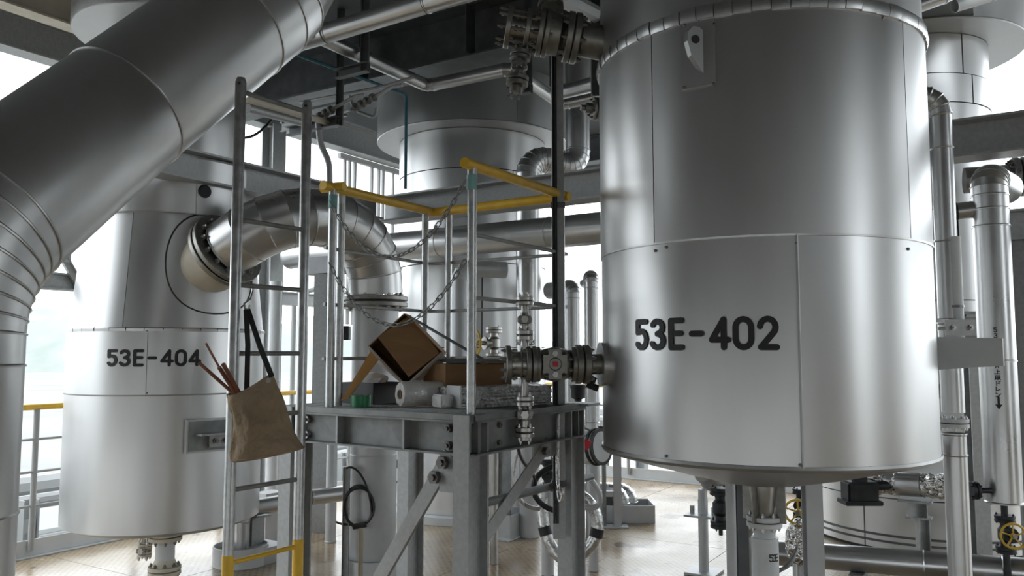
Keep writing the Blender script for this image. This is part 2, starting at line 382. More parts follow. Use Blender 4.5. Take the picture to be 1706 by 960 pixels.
def kerb(p0, p1, label):
    bm = BM(); d = (p1-p0).normalized(); s = d.cross(Z)
    extrude(bm, lprof(.06, .13, .008), p0, p1, s, Z); tag(obj('floor_kerb', bm, m_white, smooth=False), label, 'kerb')
kerb(G(FL, BF), G(FL, FB), 'pale toe kerb along the floor edge under the yellow-topped railing left of vessel 53E-404')
kerb(G(FL, FB), G(AR, FB), 'pale toe kerb along the far floor edge behind the vessels')
def railing(p0, p1, n, label, grp='guard railings around the floor'):
    t = thing('guard_railing', label, 'railing', p0, grp)
    part_tube(t, 'top_rail', [p0+Z*1.1, p1+Z*1.1], .024, m_yel)
    for h in (.85, .6, .34): part_tube(t, 'mid_rail', [p0+Z*h, p1+Z*h], .010, m_bgw, 8)
    for i in range(n+1): q = p0.lerp(p1, i/n); part_tube(t, 'rail_post', [q, q+Z*1.1], .022, m_bgw)
railing(G(FL+.03, 1.7, .05), G(FL+.03, FB, .05), 9, 'yellow-topped guard railing along the left floor edge')
railing(G(FL, FB-.03, .05), G(AR, FB-.03, .05), 12, 'yellow-topped guard railing along the far floor edge')
railing(G(AR-.03, BF, .05), G(AR-.03, FB, .05), 11, 'yellow-topped guard railing beyond the vessels on the right')

# ---- steelwork overhead and at mid height
def beam(label, p0, p1, w_, h, mt, tf=.014, name='steel_beam', cat='beam', group=None):
    t = thing(name, label, cat, p0, group); d = (p1-p0).normalized(); s = d.cross(Z).normalized()
    bm = BM(); hbeam(bm, p0, p1, w_, h, tf, .010); obj('beam_section', bm, mt, t, smooth=False); return t, d, s
EB = 4.07
beam('edge beam carrying the deck overhead along the left side', G(FL, BF, 4.06), G(FL, FB, 4.06), .18, .30, m_galv)
beam('edge beam carrying the deck overhead along the far side', G(FL, FB, 4.06), G(-1.9, FB, 4.06), .18, .30, m_galv)
beam('edge beam carrying the deck overhead along the right side', G(AC, BF, 4.0), G(AC, 6.3, 4.0), .20, .50, m_galv)
beam('inner joist under the deck parallel to the left edge beam', G(FL+.55, BF, 4.13), G(FL+.55, 4.98, 4.13), .15, .22, m_cream)
t, d, s = beam('main dark ceiling beam crossing in front of the middle vessel', G(FL, 5.12, 4.06), G(AC, 5.12, 4.06), .30, .42, m_darkst)
for a in (-4.6, -3.5, -2.4, -1.2): part_box(t, 'stiffener', G(a, 4.99, 4.06), .012, .12, .38, m_darkst, av, bv)
beam('second ceiling beam far behind the middle vessel', G(FL, 9.0, 4.1), G(-2.2, 9.0, 4.1), .2, .32, m_darkst)
beam('ceiling beam close above the camera', G(FL, .6, 4.06), G(AC, .6, 4.06), .2, .36, m_darkst)
beam('grey galvanised mid-height beam running behind vessel 53E-402', G(-4.62, 5.32, 2.80), G(5.2, 5.32, 2.80), .20, .22, m_galv)
beam('grey galvanised mid-height beam passing beside vessel 53E-404', G(-4.62, 2.2, 2.80), G(-4.62, 5.2, 2.80), .18, .20, m_galv)
beam('grey mid-height beam at the far right beyond the drain pipe', G(-.12, 6.2, 2.40), G(3.4, 6.2, 2.40), .15, .20, m_galv)
beam('grey mid-height edge beam above the railing left of vessel 53E-404', G(FL-.1, 1.7, 2.15), G(FL-.1, FB, 2.15), .12, .14, m_galv)
_t = thing('knee_brace', 'slanting grey knee brace above the left railing between duct and vessel 53E-404', 'brace', U(130, 480, 6.6))
bm = BM(); hbeam(bm, U(104, 425, 6.5), U(136, 482, 6.75), .06, .06, .008, .008, bv); obj('brace_section', bm, m_galv, _t, smooth=False)
part_box(_t, 'end_plate', U(104, 422, 6.5), .012, .14, .14, m_galv, av, bv)
def column(label, a, b, z1, w_=.18, mt=None, z0=0, group=None):
    t = thing('steel_column', label, 'column', G(a, b, z0), group); bm = BM(); hbeam(bm, G(a, b, z0), G(a, b, z1), w_, w_, .012, .010, av)
    obj('column_section', bm, mt or m_galv, t, smooth=False); part_box(t, 'base_plate', G(a, b, z0+.008), w_+.12, w_+.12, .016, mt or m_galv, av, bv); return t
column('grey steel column standing at the left edge behind the leaning ladder', FL+.12, 5.66, 3.9, .17)
column('steel column at the far corner of the floor', FL+.12, FB-.12, 3.9)
column('steel column on the far edge right of the middle vessel', -1.0, FB-.14, 3.9)
column('steel column on the right edge near the far drain pipe', AC-.15, 5.3, 3.9)
column('steel column on the right edge outside the view', AC-.15, -1.5, 3.9)
column('grey column at the far right below the mid-height beam', .02, 6.2, 2.30, .12)
# slender dark upright channel between the two valves
p = U(930, 590, 4.27)
t = thing('cable_upright', 'slender dark channel upright rising past both valves left of vessel 53E-402', 'upright', (p.x, p.y, .6))
bm = BM(); extrude(bm, cprof(.04, .062, .005), V((p.x, p.y-.035, .62)), V((p.x, p.y-.035, 4.2)), Y, X); obj('channel', bm, m_galv, t, smooth=False)
part_tube(t, 'cable', [V((p.x-.010, p.y-.045, .7)), V((p.x-.012, p.y-.046, 2.2)), V((p.x-.012, p.y-.045, 4.2))], .007, m_black, 8)
part_tube(t, 'cable', [V((p.x-.026, p.y-.043, .7)), V((p.x-.025, p.y-.043, 4.2))], .006, m_black, 8)
for z in (.9, 1.28, 2.35, 3.2): part_box(t, 'clamp', V((p.x, p.y-.02, z)), .075, .035, .03, m_darkst)
# dark hanging brackets below the ceiling
def hanger(label, u, v0, v1, d_, wpx, arm=None):
    p1 = U(u, v1, d_); t = thing('pipe_hanger', label, 'hanger', (p1.x, p1.y, p1.z), 'ceiling pipe hangers'); wd = wpx*d_/F
    bm = BM(); extrude(bm, cprof(wd*.6, wd, .008), p1, V((p1.x, p1.y, CZ)), Y*-1, X); obj('drop_channel', bm, m_darkst, t, smooth=False)
    if arm: bm = BM(); q = p1+Z*.03; extrude(bm, cprof(.05, .07, .008), q-av*arm[0], q+av*arm[1], bv*-1, Z); obj('cross_channel', bm, m_darkst, t, smooth=False)
hanger('dark channel hanger below the ceiling beside the big sloping duct', 608, 50, 122, 5.6, 15, (.25, .05))
hanger('dark channel hanger directly behind the upper valve cluster', 880, 40, 157, 5.7, 14, (.15, .04))
hanger('dark channel hanger next to the top edge of vessel 53E-402', 993, 80, 160, 5.3, 18, None)
hanger('short dark hanger left of the middle vessel cap', 566, 120, 210, 6.2, 12, (.55, .02))
hanger('thin dark hanger behind the slender upright', 921, 60, 145, 5.9, 12, None)

# ---- pipes under the ceiling
def cpipe(name, label, pts, r, mt, R=.12, k=4, **kw): return clad_pipe(name, label, 'pipe', fillet(pts, R, k), r, mt, n=28, **kw)
q0, q1 = U(520, 63, 5.32), U(745, -6, 4.82)
cpipe('ceiling_pipe', 'thick silver pipe just below the ceiling right of the sloping duct', [q0-av*.5, q0.lerp(q1, .12), q0.lerp(q1, .86), q1+av*1.2], .066, m_pipe)
cpipe('ceiling_pipe', 'zigzag silver pipe below the ceiling in front of the middle vessel cap', [U(515, 54, 5.25), U(712, 143, 6.37), U(852, 114, 5.95), U(936, 174, 6.75), U(1010, 158, 6.55)], .05, m_pipe, R=.06, k=2)
cpipe('ceiling_pipe', 'straight silver pipe behind the slender upright beside vessel 53E-402', [U(925, 156, 6.0), U(1040, 128, 5.5)], .055, m_pipe)
solo_tube('instrument_tube', 'thin teal tube dropping past the middle vessel cap', 'tube', [U(495, 91, 5.6), U(677, 158, 6.5), V((U(677, 158, 6.5).x, U(677, 158, 6.5).y, 2.9))], .013, m_teal, .03, 10)
solo_tube('conduit', 'long pale conduit slung below the main ceiling beam', 'conduit', [U(500, 171, 6.5), U(640, 144, 6.05), U(690, 128, 5.95)], .012, m_galv, .05, 10)
solo_tube('conduit', 'pale looped conduit below the main ceiling beam', 'conduit', [U(583, 160, 6.2), U(590, 183, 6.2), U(625, 197, 6.1), U(627, 180, 6.1)], .012, m_galv, .05, 10)
solo_tube('conduit', 'grey flexible conduit dropping to the left yellow handrail end', 'conduit', [U(530, 205, 6.3), U(534, 240, 6.3), U(548, 270, 6.3), U(550, 320, 6.3)], .025, m_paint, .25, 12)
solo_tube('conduit', 'beige conduit at the ladder top below the ceiling', 'conduit', [U(410, 165, 5.2), U(505, 192, 5.9), U(560, 208, 6.4)], .025, m_cream, .2, 12)
solo_tube('conduit', 'second beige conduit beneath the first at the ladder top', 'conduit', [U(412, 180, 5.3), U(505, 205, 6.0)], .03, m_galv, .2, 12)
solo_tube('cable', 'sagging dark cable between ladder and edge column', 'cable', bez(U(376, 212, 6.5), U(395, 235, 6.6), U(420, 240, 6.8), U(452, 200, 7.0), 10), .012, m_black, None, 8)
t = thing('cable_tray', 'grey bracketed cable tray between ladder top and middle vessel', 'tray', U(560, 195, 6.6))
for k in range(2):
    bm = BM(); extrude(bm, cprof(.03, .08, .004), U(470, 213-10*k, 6.9-.15*k), U(580, 186-10*k, 6.5-.15*k), bv*(1 if k else -1), Z); obj('tray_rail', bm, m_galv, t, smooth=False)
for k in range(5): q = U(480+k*22, 208-k*5.4, 6.8-.09*k); part_box(t, 'tray_rung', q, .02, .16, .015, m_galv, av, bv)
def tube_fitting(label, u, v, d_, n):
    t = thing('hose_coupling', label, 'coupling', U(u, v, d_)); o = U(u, v, d_); ax = (av*.94+Z*.25).normalized()
    pr = [(-.12, 0), (-.12, .014)]
    for k in range(n): s0 = -.09+k*.06; pr += [(s0, .015), (s0, .034), (s0+.022, .034), (s0+.022, .015)]
    part_rev(t, 'coupling_body', o, ax, pr+[(.14, .014), (.14, 0)], m_ssd, 16); part_tube(t, 'hose', [o+ax*.12, o+ax*.3, o+ax*.4-Z*.03], .013, m_galv, 8)
tube_fitting('ribbed hose coupling under the main ceiling beam left of the looped conduit', 545, 187, 6.15, 3)
tube_fitting('bolted hose coupling under the main ceiling beam near the vessel cap', 605, 172, 6.1, 4)

# ================================================================== VESSEL 53E-402
c4 = V((1.197, 3.92, 0)); R4 = .757
zb = UZ(1003, 745, 0).z; 
def zat(u, v, d_): return U(u, v, d_).z
z_rim, z_mid, z_top = 1.118, 2.035, 2.985
t402 = thing('process_vessel', 'large silver-clad vessel stencilled 53E-402 in the right foreground', 'vessel', (c4.x, c4.y, .9))
part_rev(t402, 'insulation_core', (c4.x, c4.y, z_rim+.01), Z, [(0, 0), (0, R4-.012), (z_top-z_rim, R4-.012), (z_top-z_rim+1.1, R4-.012), (z_top-z_rim+1.1, 0)], m_core, 96)
def th4(u, v): return math.degrees(cyl_hit(u, v, c4, R4)[0])
clad_ring(t402, c4, R4, R4, z_rim, z_mid+.004, [th4(1333, 600), th4(1333, 600)+150, th4(1333, 600)-135], m_clad)
clad_ring(t402, c4, R4+.003, R4+.003, z_mid, z_top, [th4(1090, 350), th4(1513, 300), 120], m_clad)
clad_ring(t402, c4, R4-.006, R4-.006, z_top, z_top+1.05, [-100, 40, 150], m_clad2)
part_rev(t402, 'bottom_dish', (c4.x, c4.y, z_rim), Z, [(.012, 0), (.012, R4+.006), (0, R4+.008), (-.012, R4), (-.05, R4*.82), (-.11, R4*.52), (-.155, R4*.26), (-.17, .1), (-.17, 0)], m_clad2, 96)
part_rev(t402, 'mid_seam_bead', (c4.x, c4.y, z_mid), Z, [(-.005, R4-.003), (-.004, R4+.005), (.004, R4+.006), (.005, R4-.003)], m_clad, 96)
for k in range(64):          # crimped strips of the top rim
    a0 = 2*PI*k/64; a1 = a0+2*PI/64-.005; bm = BM(); cols = []; dr = random.uniform(.003, .007); dz = random.uniform(-.004, .004)
    for j in range(5):
        a = a0+(a1-a0)*j/4; e = V((math.cos(a), math.sin(a), 0)); rr = R4+.005+dr+.0008*math.sin(PI*j/4)+.0025*(j/4); b = V((c4.x, c4.y, dz))+Z*0
        cols.append([bm.verts.new(b+e*r+Z*z) for r, z in ((rr, z_top-.030), (rr+.006, z_top-.006), (rr+.002, z_top+.024), (rr-.012, z_top+.024), (rr-.012, z_top-.030))])
    rings(bm, cols); obj('rim_strip', bm, m_pipe, t402)
a = math.radians(th4(1333, 600)); e = V((math.cos(a), math.sin(a), 0)); q = c4+e*(R4+.001)
part_tube(t402, 'seam_bead', [q+Z*z_rim, q+Z*z_mid], .006, m_clad2, 8)
def screw(u, v, par=t402, c=c4, R=R4):
    th, z = cyl_hit(u, v, c, R); e = V((math.cos(th), math.sin(th), 0)); part_rev(par, 'screw', c+e*(R+.002)+Z*z, e, [(-.006, 0), (-.006, .007), (.003, .006), (.005, 0)], m_bolt, 10)
for u, v in ((1092, 418), (1110, 412), (1327, 405), (1333, 775), (1513, 415), (1165, 33), (1470, 30), (1110, 760), (1450, 780)): screw(u, v)
th0, z0 = cyl_hit(1060, 580, c4, R4); th1, _ = cyl_hit(1295, 580, c4, R4)
H = cyl_hit(1175, 528, c4, R4)[1]-cyl_hit(1175, 584, c4, R4)[1]; Lr = (th1-th0)*R4; pitch = Lr/6.75
SW = .0245; write_row(t402, '53E-402', c4, R4+.003, th0+SW*.35/R4, cyl_hit(1175, 584, c4, R4)[1]+SW/2, H-SW, pitch*.93-SW, pitch, SW)
# lifting lug on its screwed plate
th, zl = cyl_hit(1164, 100, c4, R4); e = V((math.cos(th), math.sin(th), 0)); s = V((-e.y, e.x, 0))
ph = [cyl_hit(1138, 100, c4, R4)[0], cyl_hit(1193, 100, c4, R4)[0]]; zt_, zb_ = cyl_hit(1164, 38, c4, R4)[1], cyl_hit(1164, 146, c4, R4)[1]
bm = BM(); cols = []
for j in range(9):
    a = ph[0]+(ph[1]-ph[0])*j/8; ee = V((math.cos(a), math.sin(a), 0))
    cols.append([bm.verts.new(c4+ee*r+Z*z) for r, z in ((R4+.003, zb_), (R4+.016, zb_), (R4+.016, zt_), (R4+.003, zt_))])
rings(bm, cols); lugp = obj('lug_plate', bm, m_clad2, t402)
for u, v in ((1141, 42), (1190, 40), (1140, 146), (1189, 140)): screw(u, v, lugp, c4, R4+.016)
zc = cyl_hit(1160, 84, c4, R4)[1]
prof = [(0, .070), (.025, .085), (.055, .085), (.078, .06), (.083, .02), (.065, -.04), (.0, -.12)]
lug_dir = (e*.80-s*.6).normalized(); lug_n = lug_dir.cross(Z).normalized()
bm = BM(); o = c4+e*(R4-.0)+s*.02+Z*zc
extrude(bm, [(x, y) for x, y in prof]+[(-.03, -.12), (-.03, .070)], o-lug_n*.014, o+lug_n*.014, lug_dir, Z); lug = obj('lifting_lug', bm, m_clad2, t402, smooth=False)
for sg in (-1, 1): part_rev(lug, 'lug_hole_dark_disc', o+lug_dir*.045+Z*.03+lug_n*(.0155*sg), lug_n, [(-.003, 0), (-.003, .018), (.003, .018), (.003, 0)], m_core, 16)  # dark discs on the solid lug stand in for its shaded hole

# outlet, legs and the pieces under 53E-402
oc = V((c4.x, c4.y, 0)); zo = z_rim-.16
part_rev(t402, 'outlet_cone', (oc.x, oc.y, .80), Z, [(0, 0), (0, .05), (.03, .055), (.16, .075), (.19, .075), (.19, 0)], m_ss, 28)
for k in range(4): a = PI/4+k*PI/2; e = V((math.cos(a), math.sin(a), 0)); part_box(t402, 'gusset', oc+e*.085+Z*.86, .05, .007, .17, m_ssd, e, V((-e.y, e.x, 0)))
for du, d_, nm in ((1218, 4.35, .03), ):
    p = U(du, 880, d_); part_tube(t402, 'leg', [V((p.x, p.y, 0)), V((p.x, p.y, 1.0))], .027, m_paint)
p = U(1354, 880, 4.25)
bm = BM(); hbeam(bm, V((p.x, p.y, 0)), V((p.x, p.y, 1.03)), .085, .075, .008, .008, Y); obj('leg', bm, m_paint, t402, smooth=False)
p = U(1236, 890, 4.75); bm = BM(); hbeam(bm, V((p.x, p.y, 0)), V((p.x, p.y, 1.0)), .06, .06, .008, .008, Y); obj('leg', bm, m_darkst, t402, smooth=False)
td = thing('drain_pipe', 'pale drain pipe with number 53E below the outlet of vessel 53E-402', 'pipe', (oc.x, oc.y, 0))
flange_pair(td, (oc.x, oc.y, .775), Z, .082, .022, 8, m_white, m_bolt2)
part_rev(td, 'neck', (oc.x, oc.y, .66), Z, [(0, .05), (.06, .05), (.09, .06), (.1, 0)], m_white, 28)
part_rev(td, 'pipe_jacket', (oc.x, oc.y, 0), Z, [(0, 0), (0, .062), (.70, .062), (.70, .045), (.70, 0)], m_white, 36)
th, z = cyl_hit(1282, 936, oc, .062)
write_row(td, '53E', oc, .0625, th, z, .030, .017, .0165, .0055)

# ---- nozzle and valves on 53E-402
def nozzle_valve(t, o, ax, k, up, cover):
    """k: metres per photo pixel; distances count from the vessel wall outwards"""
    s = lambda px: px*k
    part_rev(t, 'neck', o, ax, [(-.1, 0), (-.1, s(17)), (s(22), s(17)), (s(22), 0)], m_ssd)
    flange_pair(t, o+ax*s(31), ax, s(32.5), s(11), 8, m_ssd, m_bolt2)
    part_rev(t, 'valve_body', o+ax*s(40), ax, [(0, 0), (0, s(18)), (s(10), s(18)), (s(18), s(25)), (s(38), s(29)), (s(56), s(25)), (s(66), s(18)), (s(74), s(18)), (s(74), 0)], m_ssd, 28)
    for d_ in (46, 106): flange(t, o+ax*s(d_), ax, s(29), s(8), 8, s(3.2), m_ssd, s(24), 0, m_bolt2)
    flange_pair(t, o+ax*s(117), ax, s(30), s(8), 8, m_ssd, m_bolt2)
    part_rev(t, 'spool', o+ax*s(120), ax, [(0, 0), (0, s(21)), (s(12), s(21)), (s(13), s(22.5)), (s(15), s(21)), (s(33), s(21)), (s(33), 0)], m_ss, 32)
    flange(t, o+ax*s(155), ax, s(31), s(9), 8, s(3.4), m_ssd, s(26), s(-2), m_bolt2, name='blind_flange')
    c = o+ax*s(78); sd = cover
    u2 = sd.cross(ax).normalized()
    bm = BM(); box(bm, c+sd*s(32), s(39), s(48), s(10), ax, u2, sd); bmesh.ops.bevel(bm, geom=[e_ for e_ in bm.edges if abs((e_.verts[0].co-e_.verts[1].co).normalized().dot(sd)) > .9], offset=s(9), segments=4, affect='EDGES'); cv = obj('cover_plate', bm, m_ssd, t)
    bm = BM(); box(bm, c+sd*s(20), s(32), s(40), s(24), ax, u2, sd); obj('cover_boss', bm, m_ssd, t, smooth=False)
    for i, j in ((-1, -1), (1, -1), (-1, 1), (1, 1)): part_rev(cv, 'cap_screw', c+sd*s(37)+ax*s(14*i)+u2*s(17*j), sd, [(0, 0), (0, s(2.8)), (s(1.5), s(2.8)), (s(1.5), 0)], m_core, 10)
    for j in (-1, 1): part_rev(cv, 'hex_plug', c+sd*s(37)+u2*s(17*j), sd, [(0, 0), (0, s(5.5)), (s(4), s(5)), (s(4), 0)], m_ss, 6)
    part_rev(cv, 'packing_ring', c+sd*s(37), sd, [(0, 0), (0, s(11)), (s(3), s(9)), (s(3), 0)], m_ssd, 20)
    part_box(cv, 'stem_square', c+sd*s(42), s(8), s(8), s(7), m_red, ax, u2, sd)
    return s
ax1 = V((-1, -.10, 0)).normalized(); o1 = U(1000, 607, 3.87); k1 = 3.84/F
tv = thing('ball_valve', 'stainless ball valve assembly beside the number on vessel 53E-402 at eye level', 'valve', o1)
part_rev(tv, 'wall_pad', o1+ax1*.002, ax1, [(-.03, 0), (-.03, .10), (0, .105), (.004, 0)], m_clad)
nozzle_valve(tv, o1, ax1, k1, Z, (V((0, -1, 0))+Z*.02).normalized())
part_tube(tv, 'lock_chain_tag', [o1+ax1*.03-Z*.06, o1+ax1*.05-Z*.10, o1+ax1*.012-Z*.115], .016, m_iron, 8)
part_tube(tv, 'side_bar', [o1+ax1*(145*k1)+Z*.012+V((0, -.02, 0)), o1+ax1*(203*k1)+Z*.012+V((0, -.02, 0))], .006, m_ssd, 8)
def small_stack(t, top, dirn, spec, k, mt=None):
    """a little column of flanges, gate body and stubs; spec rows: kind, from px, to px, radius px"""
    mt = mt or m_ss
    for kind, a, b, r in spec:
        o = top+dirn*(a*k); L = (b-a)*k
        if kind == 'p': part_rev(t, 'stub', o, dirn, [(0, 0), (0, r*k), (L, r*k), (L, 0)], mt, 16)
        if kind == 'f': flange_pair(t, o+dirn*(L/2), dirn, r*k, L*.42, 4, mt, m_bolt2, L*.12, 3.0*k)
        if kind == 'F': flange(t, o+dirn*(L/2), dirn, r*k, L, 4, 3.0*k, mt, L*2.4, 0, m_bolt2)
        if kind == 'b':
            part_rev(t, 'valve_body', o, dirn, [(0, 0), (0, r*.55*k), (L*.2, r*.6*k), (L*.4, r*k), (L*.6, r*k), (L*.8, r*.6*k), (L, r*.55*k), (L, 0)], m_ssd, 16)
            part_box(t, 'bonnet', o+dirn*(L*.5)+V((0, -r*k*.8, 0)), r*1.7*k, r*1.2*k, L*.5, m_ssd, bev=.003)
            part_rev(t, 'stem_cap', o+dirn*(L*.5)+V((0, -r*k*1.4, 0)), V((0, -1, 0)), [(0, 0), (0, r*.55*k), (r*.3*k, r*.5*k), (r*.3*k, 0)], m_ss, 6)
            for i in (-1, 1):
                for j in (-1, 1): part_rev(t, 'cap_screw', o+dirn*(L*.5+j*L*.17)+V((i*r*.6*k, -r*k*1.4, 0)), V((0, -1, 0)), [(0, 0), (0, 2.2*k), (2*k, 2*k), (2*k, 0)], m_bolt, 6)
top = U(874, 487, 3.83)
ts = thing('vent_valve', 'small stainless vent valve stack standing on the eye-level ball valve', 'valve', top-Z*.3)
small_stack(ts, top, -Z, [('p', 0, 4, 5), ('f', 8, 22, 15), ('p', 22, 36, 6), ('b', 34, 58, 13), ('p', 56, 64, 8), ('f', 63, 80, 15), ('p', 80, 104, 7)], k1, m_ss)
bot = U(874, 630, 3.83)
ts = thing('drain_valve', 'small stainless drain valve stack hanging under the eye-level ball valve', 'valve', bot-Z*.3)
small_stack(ts, bot, -Z, [('p', 0, 32, 5.5), ('f', 30, 46, 15), ('b', 46, 72, 14), ('p', 70, 86, 9), ('f', 80, 97, 16), ('F', 94, 102, 12)], k1, m_ss)
# upper valve
o2 = U(1004, 72, 3.93); ax2 = (U(842, 44, 3.90)-o2).normalized()
tv2 = thing('ball_valve', 'dark stainless ball valve assembly high on vessel 53E-402 under the ceiling', 'valve', o2)
part_rev(tv2, 'neck', o2, ax2, [(-.2, 0), (-.2, .085), (.11, .085), (.11, 0)], m_ssd, 32)
flange_pair(tv2, o2+ax2*.155, ax2, .125, .03, 8, m_ssd, m_bolt)
part_rev(tv2, 'valve_body', o2+ax2*.17, ax2, [(0, 0), (0, .06), (.03, .062), (.05, .10), (.12, .105), (.14, .075), (.16, .075), (.16, 0)], m_ssd, 32)
flange_pair(tv2, o2+ax2*.30, ax2, .118, .024, 8, m_ssd, m_bolt)
part_rev(tv2, 'spool', o2+ax2*.32, ax2, [(0, 0), (0, .062), (.15, .062), (.15, 0)], m_ss, 32)
flange(tv2, o2+ax2*.38, ax2, .105, .024, 8, .012, m_ssd, .1)
flange(tv2, o2+ax2*.475, ax2, .105, .026, 8, .013, m_ssd, .11, name='blind_flange')
sd = ax2.cross(Z).normalized()
part_rev(tv2, 'bonnet', o2+ax2*.26+Z*.07, (Z+Y*.5).normalized(), [(0, 0), (0, .05), (.09, .05), (.09, .065), (.12, .065), (.12, 0)], m_ssd, 24)
bt = o2+ax2*.405-Z*.05; dn = (-Z-ax2*-.12).normalized()
ts = thing('drain_valve', 'small dark drain valve stack hanging from the upper ball valve', 'valve', bt-Z*.3)
small_stack(ts, bt, dn, [('p', 0, 26, 7), ('f', 22, 38, 18), ('b', 38, 62, 15), ('p', 58, 70, 9), ('f', 66, 84, 19), ('F', 84, 98, 11)], k1, m_ssd)
o = U(1003, 182, 5.3); ax = V((-1, -.25, .0)).normalized()
t = thing('pressure_fitting', 'small flanged fitting just left of the upper edge of vessel 53E-402', 'fitting', o)
part_rev(t, 'stub', o, ax, [(-.2, 0), (-.2, .035), (.12, .035), (.12, .02), (.15, .02), (.15, 0)], m_ssd); flange_pair(t, o+ax*.05, ax, .075, .018, 6, m_ssd, m_bolt)

# ---- pipes and bracket right of 53E-402
px_, py_ = U(1584, 590, 4.0).xy
tr = thing('overflow_pipe', 'silver clad pipe with flange close to the right side of vessel 53E-402', 'pipe', (px_, py_, 0))
zt = zat(1577, 158, 4.0)
clad_pipe('', '', '', fillet([V((px_-.22, py_+.04, zt)), V((px_, py_, zt)), V((px_, py_, 2.2))], .10, 4)[:-1]+[V((px_, py_, 2.6)), V((px_, py_, 2.13)), V((px_, py_, 1.74))], .050, m_pipe, parent=tr, n=28)
part_tube(tr, 'bare_pipe', [V((px_+.020, py_-.028, 2.14)), V((px_+.020, py_-.028, 1.5))], .034, m_white, 18)
part_rev(tr, 'pipe_clip', V((px_+.020, py_-.028, 1.79)), Z, [(0, .034), (0, .038), (.012, .038), (.012, .034)], m_bolt, 20)
clad_pipe('', '', '', [V((px_, py_, 1.72)), V((px_, py_, 1.28))], .052, m_pipe, parent=tr, n=28)
flange_pair(tr, (px_, py_, zat(1588, 705, 4.0)), Z, .068, .018, 8, m_white, m_bolt2)
clad_pipe('', '', '', [V((px_, py_, 1.18)), V((px_, py_, 1.08)), V((px_, py_, 0))], .053, m_pipe, parent=tr, n=28)
tb = thing('support_bracket', 'flat grey bracket plate jutting from the right side of vessel 53E-402', 'bracket', U(1560, 590, 3.8))
q0 = U(1557, 588, 3.84); q1 = U(1671, 587, 3.62); h = .115; d = (q1-q0).normalized(); nrm = d.cross(Z).normalized()
bm = BM(); extrude(bm, [(-.06, -.085), ((q1-q0).length, -.06), ((q1-q0).length, .062), (-.06, .078)], q0, q0-nrm*.012, d, Z); obj('plate', bm, m_white, tb, smooth=False)
qc = U(1600, 546, 3.92); cl = part_box(tb, 'clamp_plate', qc, .15, .012, .078, m_galv, X, Y)
for dx in (-.04, .045): part_rev(cl, 'bolt', qc+V((dx, -.006, .0)), -Y, [(0, 0), (0, .013), (.012, .013), (.012, .007), (.022, .007), (.022, 0)], m_bolt2, 6)
part_tube(cl, 'cross_bolt', [qc+V((-.11, .0, -.005)), qc+V((-.07, .0, -.005))], .007, m_bolt2, 8)
part_box(tb, 'clamp_back', qc+V((.05, .07, 0)), .13, .012, .11, m_galvd)
# tall drain pipe with writing
dx, dy = U(1661, 590, 4.65).xy; rd = .096; dc = V((dx, dy, 0))
tdr = thing('drain_riser', 'tall silver drain pipe with vertical black lettering at the right edge', 'pipe', (dx, dy, .4))
zt = zat(1655, 300, 4.65)
zbot = zat(1672, 838, 4.65)
clad_pipe('', '', '', [V((dx, dy, zbot)), V((dx, dy, 1.52)), V((dx, dy, zt-.28)), V((dx, dy, zt-.18)), V((dx, dy, zt-.1))]+fillet([V((dx, dy, zt-.1)), V((dx, dy, zt)), V((dx+.25, dy+.25, zt-.0))], .09, 4)[1:], rd, m_pipe, parent=tdr, n=36, cap0=True, cap1=True)
part_tube(tdr, 'branch', [V((dx, dy, zt-.16)), V((dx-.22, dy+.08, zt-.18))], .05, m_pipe, 20)
part_rev(tdr, 'branch_collar', V((dx-.16, dy+.06, zt-.175)), V((-.22, .08, -.02)), [(0, 0), (0, .056), (.05, .056), (.05, 0)], m_black, 20)
th, z1 = cyl_hit(1658, 546, dc, rd)
cs = .045; rows = [('5', z1), ('3', z1-.033), ('E', z1-.066), ('-', z1-.099), ('4', z1-.128)]
zA = cyl_hit(1660, 606, dc, rd)[1]
rows += [('A', zA), ('up', zA-.033), ('dan', zA-.066), ('do', zA-.099), ('re', zA-.131), ('n', zA-.162)]
for ch, zz in rows:
    wv = .024 if ch in '53E-40A' else .029
    strokes('stencilled_character', tdr, m_text, [[((x-.3 if ch in '53E-40A' else x-.5)*wv*(1.0 if len(ch) > 1 else .9/.6*.7), (y-1)*.024) for x, y in l] for l in GL[ch]], .0048, cyl_map(dc, rd+.001, th, zz))
za = cyl_hit(1661, 662, dc, rd)[1]
strokes('painted_arrow', tdr, m_text, [[(0, 0), (0, -.045)]], .012, cyl_map(dc, rd+.001, th, za), [[(-.018, -.040), (0, -.068), (.018, -.040)]])
part_tube(tdr, 'outlet_stem', [V((dx, dy, zbot+.02)), V((dx, dy, .22))], .018, m_iron, 14)
part_tube(tdr, 'side_stem', [V((dx-.06, dy-.03, zat(1640, 816, 4.65))), V((dx-.20, dy-.03, zat(1640, 816, 4.65)))], .016, m_iron, 12)
flange_pair(tdr, V((dx-.185, dy-.03, zat(1640, 816, 4.65))), X, .05, .018, 4, m_iron, m_iron)
def wheel(parent, o, ax, r, mt, sp_=5, tr_=.1):
    ax = ax.normalized(); s, u = perp(ax); bm = BM()
    tube(bm, [o+(s*math.cos(2*PI*k/28)+u*math.sin(2*PI*k/28))*r for k in range(28)], r*tr_, 8, close=True)
    for k in range(sp_): a = 2*PI*k/sp_+.3; tube(bm, [o-ax*.004, o+(s*math.cos(a)+u*math.sin(a))*r], r*.07, 6)
    rev(bm, o, ax, [(-.012, 0), (-.012, r*.25), (.012, r*.25), (.012, 0)], 12)
    hw = obj('handwheel', bm, mt, parent); part_rev(hw, 'hub_nut', o+ax*.012, ax, [(0, 0), (0, r*.2), (.014, r*.18), (.014, 0)], m_ssd, 6)
